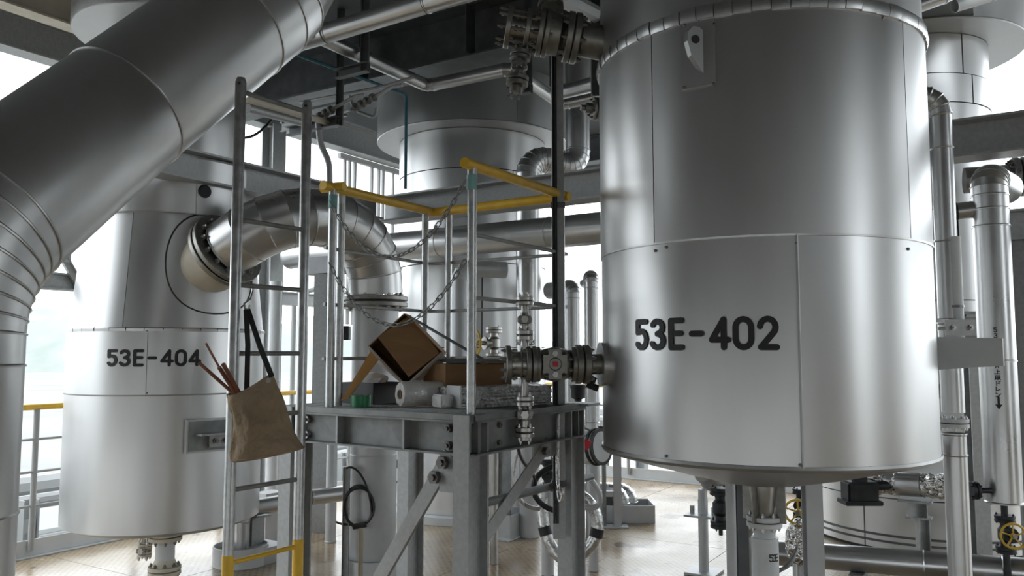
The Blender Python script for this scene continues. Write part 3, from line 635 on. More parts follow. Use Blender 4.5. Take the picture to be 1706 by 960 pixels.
def gate_valve(label, o, ax, st, s_, mt, wheel_mat=None, wr=.06, group=None, name='gate_valve', stem=.14, nb=4):
    """o: centre, ax: flow axis, st: stem axis, s_: half face-to-face length"""
    t = thing(name, label, 'valve', o, group); r = s_*.62
    part_rev(t, 'valve_body', o, ax, [(-s_, 0), (-s_, r*.5), (-s_*.5, r*.5), (-s_*.3, r*.75), (s_*.3, r*.75), (s_*.5, r*.5), (s_, r*.5), (s_, 0)], mt, 20)
    for sg in (-1, 1): flange_pair(t, o+ax*(s_*sg), ax, r, s_*.2, nb, mt, mt, s_*.05)
    part_rev(t, 'bonnet', o, st, [(0, 0), (0, r*.6), (s_*.7, r*.5), (s_*.7, r*.8), (s_*.85, r*.8), (s_*.85, r*.3), (stem, r*.2), (stem, 0)], mt, 18)
    if wheel_mat: wheel(t, o+st*stem, st, wr, wheel_mat)
    return t
gate_valve('black gate valve with yellow handwheel below the tall lettered drain pipe', V((dx, dy, zat(1672, 890, 4.65))), Z, V((-.15, -1, .1)).normalized(), .085, m_iron, m_yel2, .066, stem=.10)
t = thing('floor_drain_pot', 'pale capped drain pot under the yellow-wheeled valve at lower right', 'drain', (dx, dy, 0)); part_rev(t, 'pot', V((dx, dy, 0)), Z, [(0, 0), (0, .12), (.27, .12), (.30, .09), (.30, 0)], m_white, 32)
part_tube(t, 'inlet', [V((dx, dy, .3)), V((dx, dy, .36))], .02, m_iron, 12)
# upright, horizontal bottom pipe, foil pipe
p = U(1627, 760, 5.3)
t = thing('steel_stanchion', 'weathered galvanised stanchion between the two right-hand pipes', 'stanchion', (p.x, p.y, 0)); bm = BM(); hbeam(bm, V((p.x, p.y, 0)), V((p.x, p.y, zat(1620, 520, 5.3))), .095, .095, .009, .009, Y); obj('post', bm, m_galv, t, smooth=False)
part_box(t, 'cap_angle', V((p.x-.06, p.y, zat(1620, 522, 5.3))), .22, .10, .02, m_galvd)
q0, q1 = U(1345, 925, 5.25), U(1668, 950, 4.75)
clad_pipe('floor_pipe', 'long silver pipe running low across the floor at lower right', 'pipe', [q0-(q1-q0)*.25, q0, q0.lerp(q1, .62), q1, q1+(q1-q0)*.5], .078, m_pipe, n=30)
for f in (.28, .8): q = q0.lerp(q1, f); tag(part_box(None, 'pipe_sleeper', V((q.x, q.y, (q.z-.078)/2)), .08, .2, q.z-.076, m_galvd, av, bv), 'small steel sleeper under the low floor pipe, %s one' % ('left' if f < .5 else 'right'), 'support')
q0, q1 = U(1462, 803, 5.5), U(1585, 812, 5.2)
t = thing('foil_wrapped_pipe', 'crumpled foil wrapped pipe behind the lower right edge of vessel 53E-402', 'pipe', q0)
part_rev(t, 'jacket', q0, q1-q0, [(.06, .07), (.08, .078), ((q1-q0).length*.62, .078), ((q1-q0).length*.62, .0)], m_pipe, 28)
for a_, b_ in ((0, .13), (.28, .5)):
    bm = BM(); L = b_-a_
    rev(bm, q0, q1-q0, [(a_, .03)]+[(a_+L*i/8, .075+random.uniform(-.006, .010)) for i in range(9)]+[(b_, .03)], 26)
    for v in bm.verts: v.co += V((random.uniform(-1, 1), random.uniform(-1, 1), random.uniform(-1, 1)))*.006
    obj('foil_wrap', bm, m_foil, t, ang=18)
part_tube(t, 'end_pipe', [q0-(q1-q0)*.35, q0+(q1-q0)*.1], .02, m_iron, 12)
p = U(1533, 850, 5.35)
t = thing('pipe_stand', 'grey channel stand with saddle under the foil wrapped pipe', 'support', (p.x, p.y, 0))
bm = BM(); extrude(bm, cprof(.05, .075, .007), V((p.x, p.y, 0)), V((p.x, p.y, zat(1533, 862, 5.35))), Y*-1, X); obj('post', bm, m_galv, t, smooth=False)
zs = zat(1533, 862, 5.35)
part_box(t, 'bracket_plate', V((p.x-.01, p.y, zs)), .15, .1, .012, m_galv, av, bv)
bm = BM(); extrude(bm, cprof(.06, .10, .008), V((p.x-.03, p.y, zs)), V((p.x-.03, p.y, zat(1533, 836, 5.35))), Y*-1, X); obj('saddle_post', bm, m_galv, t, smooth=False)
part_box(t, 'saddle_plate', V((p.x-.03, p.y, zat(1533, 835, 5.35))), .2, .12, .012, m_galv, av, bv)
o = U(1432, 818, 5.4)
t = thing('valve_actuator', 'black boxy valve actuator under the right of vessel 53E-402', 'actuator', o)
part_box(t, 'housing', o, .20, .14, .13, m_iron, bev=.012); part_box(t, 'base_flange', o-Z*.07, .24, .16, .03, m_iron, bev=.005); part_tube(t, 'shaft', [o+V((.08, 0, .03)), o+V((.26, 0, .04))], .03, m_iron, 14); part_rev(t, 'top_cap', o+Z*.06, Z, [(0, 0), (0, .05), (.04, .05), (.05, .03), (.05, 0)], m_iron, 16)

# ---- things below and behind 53E-402
p = UZ(1173, 955, 0)
t = thing('pipe_support_post', 'slim adjustable support post left of the 53E drain pipe', 'support', (p.x, p.y, 0))
part_box(t, 'base_plate', p+Z*.008, .22, .22, .016, m_paint, av, bv)
part_tube(t, 'lower_tube', [p, p+Z*.52], .035, m_paint, 18)
zpl = zat(1173, 858, p.y)
part_box(t, 'mid_plate', V((p.x, p.y, zpl)), .22, .2, .014, m_paint, av, bv)
for sx_ in (-.08, .08): part_rev(t, 'plate_bolt', V((p.x, p.y, zpl))+av*sx_, Z, [(0, 0), (0, .018), (.06, .018), (.06, 0)], m_galv, 6)
part_tube(t, 'upper_tube', [V((p.x, p.y, zpl)), V((p.x, p.y, zat(1173, 815, p.y)))], .032, m_paint, 18)
ze = zat(1173, 806, p.y)
clad_pipe('elbow_pipe', 'pale insulated pipe elbow resting on the slim post behind vessel 53E-402', 'pipe', fillet([V((p.x+.8, p.y+.5, ze+.0)), V((p.x+.02, p.y, ze)), V((p.x-.03, p.y-.02, ze+.75))], .22, 5), .10, m_clad2, n=28)
gate_valve('black gate valve beside the slim post left of the 53E drain pipe', U(1200, 846, 5.6), Z, V((1, .3, 0)).normalized(), .11, m_iron, None, stem=.1)
solo_tube('valve_tail_pipe', 'short black tail pipe below the valve by the slim post', 'pipe', [U(1200, 862, 5.6), U(1201, 892, 5.6)], .014, m_iron, None, 10)
p = U(1238, 840, 5.2)
clad_pipe('down_pipe', 'grey clad down pipe directly behind the outlet of vessel 53E-402', 'pipe', [V((p.x, p.y, 1.2)), V((p.x, p.y, zat(1238, 850, 5.2)))], .085, m_pipe, n=28)
bm = BM(); z = zat(1238, 850, 5.2); rev(bm, V((p.x, p.y, z-.16)), Z, [(0, 0), (0, .05), (.12, .085), (.16, .088), (.16, 0)], 28); tag(obj('reducer', bm, m_pipe), 'tapered reducer at the foot of the down pipe behind the outlet', 'reducer')
part = tag(part_tube(None, 'down_pipe_tail', [V((p.x, p.y, z-.15)), V((p.x, p.y, 0))], .05, m_pipe, 20), 'thin pipe tail from the reducer to the floor', 'pipe')
gate_valve('gate valve with yellow handwheel behind the right leg of vessel 53E-402', U(1333, 838, 5.0), Z, (U(1327, 866, 4.75)-U(1333, 838, 5.0)).normalized(), .07, m_iron, m_yel2, .075, stem=.16)
bm = BM(); o = U(1334, 905, 4.9)
bmesh.ops.create_icosphere(bm, subdivisions=4, radius=.11)
for v in bm.verts: v.co = V((v.co.x*.8, v.co.y*.8, v.co.z*1.3))*(1+random.uniform(-.05, .05))+o
tag(obj('foil_bundle', bm, m_foil, None, ang=12), 'crumpled foil bundle around a fitting under the yellow handwheel', 'foil')
solo_tube('insulated_stub', 'short pipe below the foil bundle behind the vessel leg', 'pipe', [o-Z*.08, V((o.x, o.y, 0))], .05, m_pipe, None, 18)
solo_tube('grey_cable', 'bundle of grey cables hanging beside the 53E drain pipe', 'cable', bez(U(1325, 920, 4.7), U(1315, 960, 4.6), U(1290, 948, 4.6), U(1262, 950, 4.75), 10), .010, m_galvd, None, 8)
solo_tube('grey_cable', 'lower grey cable hanging beside the 53E drain pipe', 'cable', bez(U(1328, 912, 4.7), U(1318, 945, 4.6), U(1300, 955, 4.6), U(1262, 965, 4.75), 10), .010, m_galvd, None, 8)
# pair of elbows on the far floor
for u, lab in ((1036, 'left'), (1050, 'right')):
    q = UZ(u, 866-(u-1036)*.35, 0); zt = zat(u, 818, q.y)
    clad_pipe('floor_elbow', '%s of two grey pipe elbows turning down into the far floor box' % lab, 'pipe', fillet([q+Z*.02, V((q.x, q.y, zt)), V((q.x-.75, q.y+.1, zt))], .16, 5), .075, m_pipe, group='floor elbows', n=24)
q = UZ(1043, 868, 0); bm = BM(); 
for sx_, sy_, cx_, cy_ in ((.5, .01, 0, -.16), (.5, .01, 0, .2), (.01, .36, -.25, .02), (.01, .36, .25, .02)): box(bm, q+V((cx_, cy_+.05, .08)), sx_, sy_, .16)
tag(obj('floor_upstand', bm, m_paint, smooth=False), 'low grey upstand box around the two far floor elbows', 'upstand')
p = UZ(1018, 878, 0)
t = thing('floor_stand', 'small galvanised frame standing left of the far floor elbows', 'frame', (p.x, p.y, 0))
zt = zat(1015, 745, p.y)
part_tube(t, 'post', [p-X*.06, V((p.x-.06, p.y, zt))], .02, m_galvd, 10); bm = BM(); hbeam(bm, p+X*.06, V((p.x+.06, p.y, zt)), .07, .06, .008, .008, Y); obj('post', bm, m_paint, t, smooth=False)
part_box(t, 'cross_bar', V((p.x, p.y, zat(1015, 823, p.y))), .2, .03, .05, m_paint); part_box(t, 'base_plate', p+Z*.006, .3, .15, .012, m_paint)
t = thing('gauge_vessel', 'round white capped strainer drum with black rim left of vessel 53E-402', 'strainer', U(990, 745, 6.0)); o = U(988, 745, 6.0); ax = V((.75, -.65, .1)).normalized()
part_rev(t, 'drum', o-ax*.12, ax, [(0, 0), (0, .12), (.16, .125), (.2, .11), (.215, .06), (.22, 0)], m_white, 32)
part_rev(t, 'black_rim', o+ax*.02, ax, [(0, .11), (0, .135), (.02, .135), (.02, .11)], m_black, 32); part_rev(t, 'black_rim', o+ax*.06, ax, [(0, .1), (0, .133), (.02, .133), (.02, .1)], m_black, 32)
part_tube(t, 'lever', [o+Z*.11, U(1002, 714, 6.0)], .008, m_black, 8); part_tube(t, 'lever', [o+Z*.11, U(972, 712, 6.0)], .008, m_galvd, 8); part_rev(t, 'lever_knob', U(1001, 714, 6.0), Z, [(-.02, 0), (-.015, .02), (.015, .02), (.02, 0)], m_black, 12)
part_tube(t, 'stand_pipe', [o-Z*.1, V((o.x, o.y, 0))], .035, m_paint, 14)
t2 = part_box(None, 'warning_tag', U(977, 741, 5.6), .05, .006, .065, m_red, (X*.85-Z*.4).normalized(), Y, (Z*.85+X*.4).normalized()); tag(t2, 'small red tag hanging by the white strainer drum', 'tag')
# vertical pipes seen between upright and 53E-402
for (u, vt, vb, d_, r, lab, el) in ((986, 450, 850, 7.0, .062, 'slim pale vertical pipe with rounded top just left of vessel 53E-402', 1), (954, 466, 860, 7.6, .085, 'pale vertical pipe bending over behind the slender upright', 2)):
    p = U(u, 590, d_); zt = zat(u, vt, d_)-r; zm = zat(u, 705, d_)
    pts = [V((p.x, p.y, 0)), V((p.x, p.y, zm)), V((p.x, p.y, zt-.1))]
    pts += fillet([V((p.x, p.y, zt-.1)), V((p.x, p.y, zt)), V((p.x-(.0 if el == 1 else .2), p.y+(.5 if el == 1 else .25), zt))], .09, 4)[1:]
    clad_pipe('riser_pipe', lab, 'pipe', pts, r, m_pipe, n=24)
o = U(963, 658, 5.6)
t = thing('black_cock', 'small black valve head just right of the platform corner', 'valve', o); part_rev(t, 'head', o, Z, [(-.09, 0), (-.09, .02), (-.03, .025), (-.02, .05), (.04, .05), (.05, .055), (.07, .055), (.07, 0)], m_iron, 20); part_tube(t, 'stem', [o-Z*.08, V((o.x, o.y, .4)), V((o.x, o.y, 0))], .018, m_paint, 10)

# ================================================================== VESSEL 53E-404
ang = math.radians(-22.9); D4 = 6.3; c5 = V((D4*math.sin(ang), D4*math.cos(ang), 0)); R5 = .645
t404 = thing('process_vessel', 'silver-clad vessel stencilled 53E-404 behind the ladder on the left', 'vessel', (c5.x, c5.y, .4))
zbt, zs1, zs0 = .43, zat(280, 659, 5.2), zat(280, 549, 5.2)
zb0, zb1 = zat(270, 353, 5.28), zat(300, 262, 5.3)
core = [(0, 0), (0, R5-.012), (zs0-zbt, R5-.012), (zb0-zbt, .55-.012), (zb0-zbt, .42), (4.0, .41), (4.0, 0)]
part_rev(t404, 'insulation_core', (c5.x, c5.y, zbt+.01), Z, core, m_core, 72)
def th5(u, v): return math.degrees(cyl_hit(u, v, c5, R5)[0])
clad_ring(t404, c5, R5, R5, zbt, zs1, [th5(150, 700)-60, th5(400, 700)+40, 90], m_clad)
clad_ring(t404, c5, R5+.003, R5+.003, zs1, zs0, [th5(245, 600), th5(245, 600)+140, th5(245, 600)-130], m_clad)
clad_ring(t404, c5, R5-.004, .555, zs0+.012, zb0, [th5(206, 480), th5(206, 480)+130, th5(206, 480)-120], m_clad)
clad_ring(t404, c5, .575, .575, zb0-.0, zb1, [th5(333, 300), th5(333, 300)+120, th5(333, 300)-120], m_clad)
clad_ring(t404, c5, .43, .43, zb1, 4.4, [th5(322, 230)+4, 60, 190], m_clad)
part_rev(t404, 'seam_bead', (c5.x, c5.y, zs1), Z, [(-.005, R5-.003), (-.004, R5+.004), (.004, R5+.006), (.005, R5-.003)], m_clad2, 72)
part_rev(t404, 'bottom_plate', (c5.x, c5.y, zbt), Z, [(.01, 0), (.01, R5-.0), (0, R5-.002), (-.03, R5*.9), (-.09, R5*.3), (-.09, 0)], m_clad2, 72)
part_rev(t404, 'band_top', (c5.x, c5.y, zb1), Z, [(0, .58), (.012, .578), (.02, .42)], m_clad2, 72)
part_rev(t404, 'band_lip', (c5.x, c5.y, zb0), Z, [(.012, .54), (0, .58), (-.006, .58), (-.006, .54)], m_clad2, 72)
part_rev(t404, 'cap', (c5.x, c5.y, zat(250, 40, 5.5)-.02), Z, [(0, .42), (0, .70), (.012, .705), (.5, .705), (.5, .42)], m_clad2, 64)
for k in range(36):
    a0 = 2*PI*k/36; a1 = a0+2*PI/36-.008; bm = BM(); cols = []; dr = random.uniform(0, .005)
    for j in range(4):
        a = a0+(a1-a0)*j/3; e = V((math.cos(a), math.sin(a), 0)); rr = R5+.004+dr
        cols.append([bm.verts.new(V((c5.x, c5.y, 0))+e*r+Z*z) for r, z in ((rr, zs0-.012), (rr+.002, zs0+.006), (rr-.006, zs0+.014), (rr-.014, zs0+.014), (rr-.014, zs0-.012))])
    rings(bm, cols); obj('rim_strip', bm, m_pipe, t404)
for u, v in ((245, 551), (245, 655), (150, 548)): screw(u, v, t404, c5, R5)
th0, z0 = cyl_hit(178, 610, c5, R5); th1 = cyl_hit(331, 610, c5, R5)[0]; Lr = (th1-th0)*R5; pitch = Lr/6.75
H = cyl_hit(250, 583, c5, R5)[1]-cyl_hit(250, 610, c5, R5)[1]
SW = .0205; write_row(t404, '53E-404', c5, R5+.005, th0+SW*.5/R5, z0+SW/2-.004, H-SW+.008, pitch*.92-SW, pitch, SW)
# oval eye on the band, bolted support bracket on the body
th, z = cyl_hit(341, 319, c5, .575); e = V((math.cos(th), math.sin(th), 0)); part_rev(t404, 'sight_plug', c5+e*.575+Z*z, e, [(0, 0), (.004, .045), (.01, .04), (.012, .03), (.004, .0)], m_iron, 24)
th, z = cyl_hit(345, 725, c5, R5); e = V((math.cos(th), math.sin(th), 0)); s = V((-e.y, e.x, 0)); o = c5+e*(R5+.008)+Z*z
bpl = part_box(t404, 'bracket_frame', o+e*.005, .30, .03, .215, m_clad2, s, e)
part_box(bpl, 'recess', o+e*.018, .27, .012, .19, m_galvd, s, e); part_box(bpl, 'clip_shelf', o+e*.06+Z*.012+s*.03, .24, .10, .012, m_galv, s, e); cp_ = part_box(bpl, 'clip_plate', o+e*.045-Z*.035+s*.06, .14, .012, .08, m_galv, s, e)
for dx_ in (.03, .10): part_rev(bpl, 'bolt', o+e*.05-Z*.035+s*dx_, e, [(0, 0), (0, .02), (.015, .02), (.015, .01), (.03, .01), (.03, 0)], m_bolt, 6)
# bottom outlet of 53E-404
t = thing('bottom_outlet', 'flanged grey outlet pipe below vessel 53E-404', 'pipe', (c5.x, c5.y, 0))
od = V((c5.x+.02, c5.y-.22, 0)); mo = m_ssd
od = V(U(276, 890, 5.55).xy.to_3d()); od.z = 0
part_tube(t, 'pipe', [od+Z*.46, od+Z*.0], .062, m_white, 24)
z1 = zat(276, 893, 5.55); flange_pair(t, od+Z*z1, Z, .105, .026, 8, m_cream, m_bolt); z2 = zat(276, 950, 5.55); flange_pair(t, od+Z*z2, Z, .105, .026, 8, m_cream, m_bolt)
part_rev(t, 'weld_neck', od+Z*(z2+.02), Z, [(0, 0), (0, .085), (.05, .063), (.05, 0)], m_cream, 24)
o = U(242, 885, 5.7); t = thing('gauge_cock', 'little flanged drain cock beside the outlet pipe below vessel 53E-404', 'valve', o-Z*.2)
small_stack(t, o, -Z, [('f', 0, 8, 10), ('p', 6, 22, 5), ('f', 20, 27, 11), ('b', 24, 34, 9), ('f', 32, 40, 11)], 5.7/F, m_cream)

# ---- nozzle, big elbow and riser of 53E-404
na_ = V((.77, -.42, .47)).normalized(); P0 = U(376, 418, 5.37)
# reinforcing ring outline on the cone
e = V((na_.x, na_.y, 0)).normalized()
tn = thing('return_elbow', 'large silver pipe elbow curving from vessel 53E-404 down to a bolted flange', 'pipe', P0)
part_rev(tn, 'neck', P0-na_*.02, na_, [(-.26, 0), (-.3, .205), (.0, .205), (.0, 0)], m_cream, 40)
flange_pair(tn, P0, na_, .262, .034, 14, m_ssd, m_bolt2, .012, .017)
E = V((U(626, 500, 5.9).x, 5.9, zat(626, 503, 5.9)))
path = bez(P0+na_*.04, P0+na_*.70, E+Z*.68, E+Z*.06, 11)
clad_pipe('', '', '', path, .195, m_pipe, parent=tn, n=44)
flange_pair(tn, E, Z, .232, .032, 14, m_ssd, m_bolt2, .012, .016)
trs = thing('riser_pipe', 'thick grey riser pipe below the big elbow passing behind the platform', 'pipe', (E.x, E.y, 0))
zj = zat(620, 758, 5.9)
clad_pipe('', '', '', [V((E.x, E.y, 0)), V((E.x, E.y, zj)), E-Z*.05], .165, m_paint, parent=trs, n=40)
t = thing('pipe_collar', 'round upstand collar around the riser pipe foot', 'collar', (E.x, E.y, 0)); part_rev(t, 'ring', (E.x, E.y, 0), Z, [(0, .165), (0, .215), (.13, .215), (.13, .205), (.0, .2)], m_white, 36)
# nozzle panel ring on cone (thin raised circle)
th = math.atan2(na_.y, na_.x); bm = BM(); pts = []
o = P0-na_*.17
s_, u_ = perp(V((math.cos(th), math.sin(th), .0)))
for k in range(40):
    a = 2*PI*k/40; q = o+s_*math.cos(a)*.36+u_*math.sin(a)*.34
    rr = .555+(R5-.004-.555)*max(0, min(1, (zb0-q.z)/(zb0-zs0)))
    dxy = V((q.x-c5.x, q.y-c5.y, 0)).normalized(); pts.append(V((c5.x, c5.y, q.z))+dxy*(rr+.001))
tube(bm, pts, .0055, 6, close=True); obj('nozzle_patch_seam', bm, m_core, t404)

# ================================================================== BIG SLOPING DUCT, LEFT FOREGROUND
rD = .30
K = V((-2.06, 2.86, 0)); C1 = U(206, 182, 3.58); C2 = U(389, 42, 3.98)
sl = (C2-C1).normalized(); Kc = C1-sl*((C1.y-K.y)/sl.y); Kc = V((K.x, K.y, zat_(-119, 432, K.y)))
d0 = (C1-Kc).normalized()
el = fillet([V((K.x, K.y, .6)), Kc, C1], .62, 7)
C3 = C2+(C2-C1).normalized()*.22
nodes = [V((K.x, K.y, 0)), V((K.x, K.y, zat(0, 868, 2.86))), V((K.x, K.y, zat(0, 612, 2.86)))]+el[1:-1]+[C1, C2]
up = fillet([C2, C3+(C2-C1).normalized()*.15, C3+V((.10, .12, .9))], .5, 3)
clad_pipe('exhaust_duct', 'very large silver duct sloping up across the left foreground', 'duct', nodes+up[1:], rD, m_clad, n=72, lip=.005)
td_ = bpy.data.objects['exhaust_duct']
aa = math.radians(-42); e = V((math.cos(aa), math.sin(aa), 0)); part_box(td_, 'vertical_seam', V((K.x, K.y, .8))+e*(rD+.002), .006, .02, 1.6, m_clad2, e, V((-e.y, e.x, 0)))

# ================================================================== PLATFORM
B0 = V((-.18, 3.60, 0)); pu, pv = V((.543, .84, 0)).normalized(), V((-.835, .552, 0)).normalized()
pv = V((-pu.y, pu.x, 0)); DZ = 1.305; Lu, Lv = .91, 1.10
def PP(a, b, z=0): return B0+pu*a+pv*b+Z*z
tp = thing('access_platform', 'small steel access platform with yellow handrails in the middle', 'platform', B0)
cols = {'front': PP(.0, .0), 'left': PP(0, Lv), 'right': PP(Lu, 0), 'back': PP(Lu, Lv)}
CW = .125
for nm, q in cols.items():
    bm = BM(); hbeam(bm, q, q+Z*(DZ-.005), .085, .15, .010, .008, pu); obj('column', bm, m_galv, tp, smooth=False)
    part_box(tp, 'base_plate', q+Z*.008, .24, .24, .016, m_galv, pu, pv)
BH = .15
for p0, p1, oo in ((PP(0, 0), PP(0, Lv), -pu), (PP(0, 0), PP(Lu, 0), -pv), (PP(0, Lv), PP(Lu, Lv), pv), (PP(Lu, 0), PP(Lu, Lv), pu)):
    d = (p1-p0).normalized(); bm = BM(); extrude(bm, cprof(.065, BH, .009), p0+Z*(DZ-.03-BH/2)+d*-.045, p1+Z*(DZ-.03-BH/2)+d*.045, oo, Z)
    bf = obj('edge_beam', bm, m_galvd, tp, smooth=False)  # darker steel chosen here to put the web shadow into the colour
zb_ = DZ-.03-BH/2
for b in (.36, .78):       # stiffener plates and their bolts on the near left face
    q = PP(-.03, b-.02, zb_); pl = part_box(tp, 'stiffener_plate', q, .055, .012, BH-.02, m_galv, pu, pv)
    bm = BM(); extrude(bm, [(-.07, BH/2-.01), (.07, BH/2-.01), (.07, -BH/2+.012), (.03, -BH/2+.012)], PP(-.012, b+.05, zb_), PP(-.02, b+.05, zb_), pv*-1, Z); obj('gusset', bm, m_galvd, tp, smooth=False)  # gusset takes the same darker tone for the shaded beam recess
    for z in (.035, -.035): part_rev(pl, 'bolt', PP(-.02, b-.005, zb_+z), -pu, [(0, 0), (0, .012), (.012, .012), (.012, .006), (.02, .006), (.02, 0)], m_bolt2, 6)
for b, m_ in ((.11, m_bolt), (1.0, m_bolt2)):
    for z in (.035, -.04): part_rev(tp, 'bolt', PP(-.012, b, zb_+z), -pu, [(0, 0), (0, .020), (.02, .020), (.02, .010), (.03, .010), (.03, 0)], m_, 6)
for a in (.08, .2, .86):
    for z in (.04, -.04): part_rev(tp, 'bolt', PP(a, -.010, zb_+z), -pv, [(0, 0), (0, .014), (.014, .014), (.014, 0)], m_bolt, 6)
part_box(tp, 'deck_frame', PP(Lu/2, -.06, DZ-.016), Lu+.10, .006, .026, m_galvd, pu, pv); part_box(tp, 'deck_frame', PP(-.06, Lv/2, DZ-.016), .006, Lv+.10, .026, m_galvd, pu, pv)
part_box(tp, 'deck_frame', PP(Lu/2, Lv+.06, DZ-.016), Lu+.10, .006, .026, m_galvd, pu, pv); part_box(tp, 'deck_frame', PP(Lu+.06, Lv/2, DZ-.016), .006, Lv+.10, .026, m_galvd, pu, pv)
bar = None
for k in range(38):
    a = -.05+k*.03
    if a > Lu+.05: break
    if bar is None:
        bm = BM(); box(bm, PP(a, Lv/2, DZ-.018), .005, Lv+.1, .030, pu, pv); o_ = obj('grating_bar', bm, m_galvd, tp, smooth=False); bar = (o_.data, WM[o_.name].copy(), a)
    else: inst('grating_bar', bar[0], Matrix.Translation(pu*(a-bar[2])) @ bar[1], tp)
for k in range(11): b = .0+k*.11; part_box(tp, 'grating_cross_bar', PP(Lu/2, b, DZ-.008), Lu+.1, .007, .008, m_galvd, pu, pv)
# braces
def brace(p0, p1, n_, mt, w_=.07):
    d = (p1-p0).normalized(); s = d.cross(n_).normalized(); bm = BM(); extrude(bm, [(x-w_/2, y) for x, y in lprof(w_, .022, .007)], p0, p1, s, -n_)
    br = obj('brace', bm, mt, tp, smooth=False); return br, d
q0, q1 = U(748, 757, 3.63), U(628, 968, 3.90)
br, d = brace(q0, q0+(q1-q0)*1.25, -pu, m_galv, .068)
for t_ in (.06, .17): part_rev(br, 'bolt', q0+(q1-q0)*t_-pu*.004, -pu, [(0, 0), (0, .030), (.022, .030), (.022, .016), (.034, .016), (.034, 0)], m_bolt, 6)
part_box(tp, 'gusset', PP(-.02, .09, 1.04), .01, .13, .17, m_galv, pu, pv)
q0 = U(915, 738, 4.14); q1 = U(796, 915, 3.70)
br, d = brace(q0, q1+(q1-q0)*.4, -pv, m_galv, .07)
part_rev(br, 'bolt', q0+d*.06-pv*.005, -pv, [(0, 0), (0, .022), (.02, .022), (.02, 0)], m_bolt, 6)
part_box(tp, 'gusset', PP(Lu-.22, .0, 1.10), .34, .01, .11, m_galv, pu, pv)
part_tube(tp, 'tie_bar', [U(808, 838, 3.78), U(985, 794, 4.62)], .02, m_galvd, 10)
part_box(tp, 'top_bracket', PP(Lu+.06, -.03, DZ-.01), .14, .16, .014, m_galv, pu, pv)
# handrail
HT = 2.41
A_, Bp, Cp, Dp = PP(0, .86), PP(0, -.0), PP(.83, 0), PP(.86, .90)
ca, cb = PP(.74, .90), PP(.86, .80)
def post(q, z1=HT, r=.021): part_tube(tp, 'rail_post', [q+Z*(DZ-.01), q+Z*z1], r, m_shiny, 14)
q_ = PP(.09, .90)
for q in (PP(0, .87), q_, PP(.78, .90), PP(.85, .78), PP(0, .0), PP(.83, .01)): post(q)
rl = fillet([PP(-.06, .87, HT), PP(.0, .88, HT), PP(.85, .90, HT), PP(.85, .0, HT), PP(-.035, 0, HT)], .05, 5)
part_tube(tp, 'top_rail', [PP(-.07, .87, HT), PP(.85, .90, HT)], .0245, m_yel, 16)
part_tube(tp, 'top_rail', [PP(.85, .92, HT-.002), PP(.85, -.03, HT-.002)], .026, m_yel, 16)
part_tube(tp, 'top_rail', [PP(.87, .0, HT+.004), PP(-.06, .0, HT+.004)], .0245, m_yel, 16)
part_tube(tp, 'top_rail_end', [PP(.03, .82, HT+.004), PP(.0, .95, HT+.004)], .025, m_yel, 16)
for h in (2.10, 1.815, 1.54):
    part_tube(tp, 'mid_rail', fillet([PP(-.02, .90, h), PP(.87, .93, h), PP(.88, .0, h)], .06, 5), .0095, m_galv, 10)
    if h > 1.6: part_tube(tp, 'mid_rail', [PP(.0, .0, h+.0), PP(.86, .0, h-.0)], .0095, m_galv, 10)
for q in (PP(0, .87), PP(.0, .0)): part_rev(tp, 'tape_band', q+Z*(HT-.11), Z, [(0, .02), (0, .0235), (.07, .0235), (.07, .02)], m_tape, 16)
# safety chains across the opening
bm = BM(); pts = []
for k in range(16):
    a = 2*PI*k/16; pts.append(V((math.cos(a)*.009, 0, math.sin(a)*.009+(.012 if math.sin(a) > 0 else -.012))))
tube(bm, pts, .0028, 6, close=True); link_me = bpy.data.meshes.new('link'); bm.to_mesh(link_me); bm.free(); link_me.materials.append(m_galvd)
for p_ in link_me.polygons: p_.use_smooth = True
def chain(label, p0, p1, sag):
    t = thing('safety_chain', label, 'chain', p0, 'safety chains'); L = 0; prev = p0; pts = [p0]
    for i in range(1, 201):
        f = i/200; pts.append(p0.lerp(p1, f)-Z*(4*sag*f*(1-f)))
    cum = [0]
    for a, b in zip(pts, pts[1:]): cum.append(cum[-1]+(b-a).length)
    n = int(cum[-1]/.032)
    for i in range(n):
        dq = (i+.5)*cum[-1]/n; j = max(0, min(199, next(x for x in range(len(cum)) if cum[x] >= dq)-1))
        tg = (pts[j+1]-pts[j]).normalized(); q = pts[j].lerp(pts[j+1], .5)
        W = orient(q, tg) @ Matrix.Rotation((i % 2)*PI/2+.4, 4, 'Z'); inst('link', link_me, W, t)
chain('upper galvanised safety chain sagging across the platform opening', PP(-.03, .86, HT-.08), PP(-.03, .015, HT-.07), .31)
chain('lower galvanised safety chain sagging across the platform opening', PP(-.03, .86, 2.02), PP(-.03, .015, 1.98), .30)

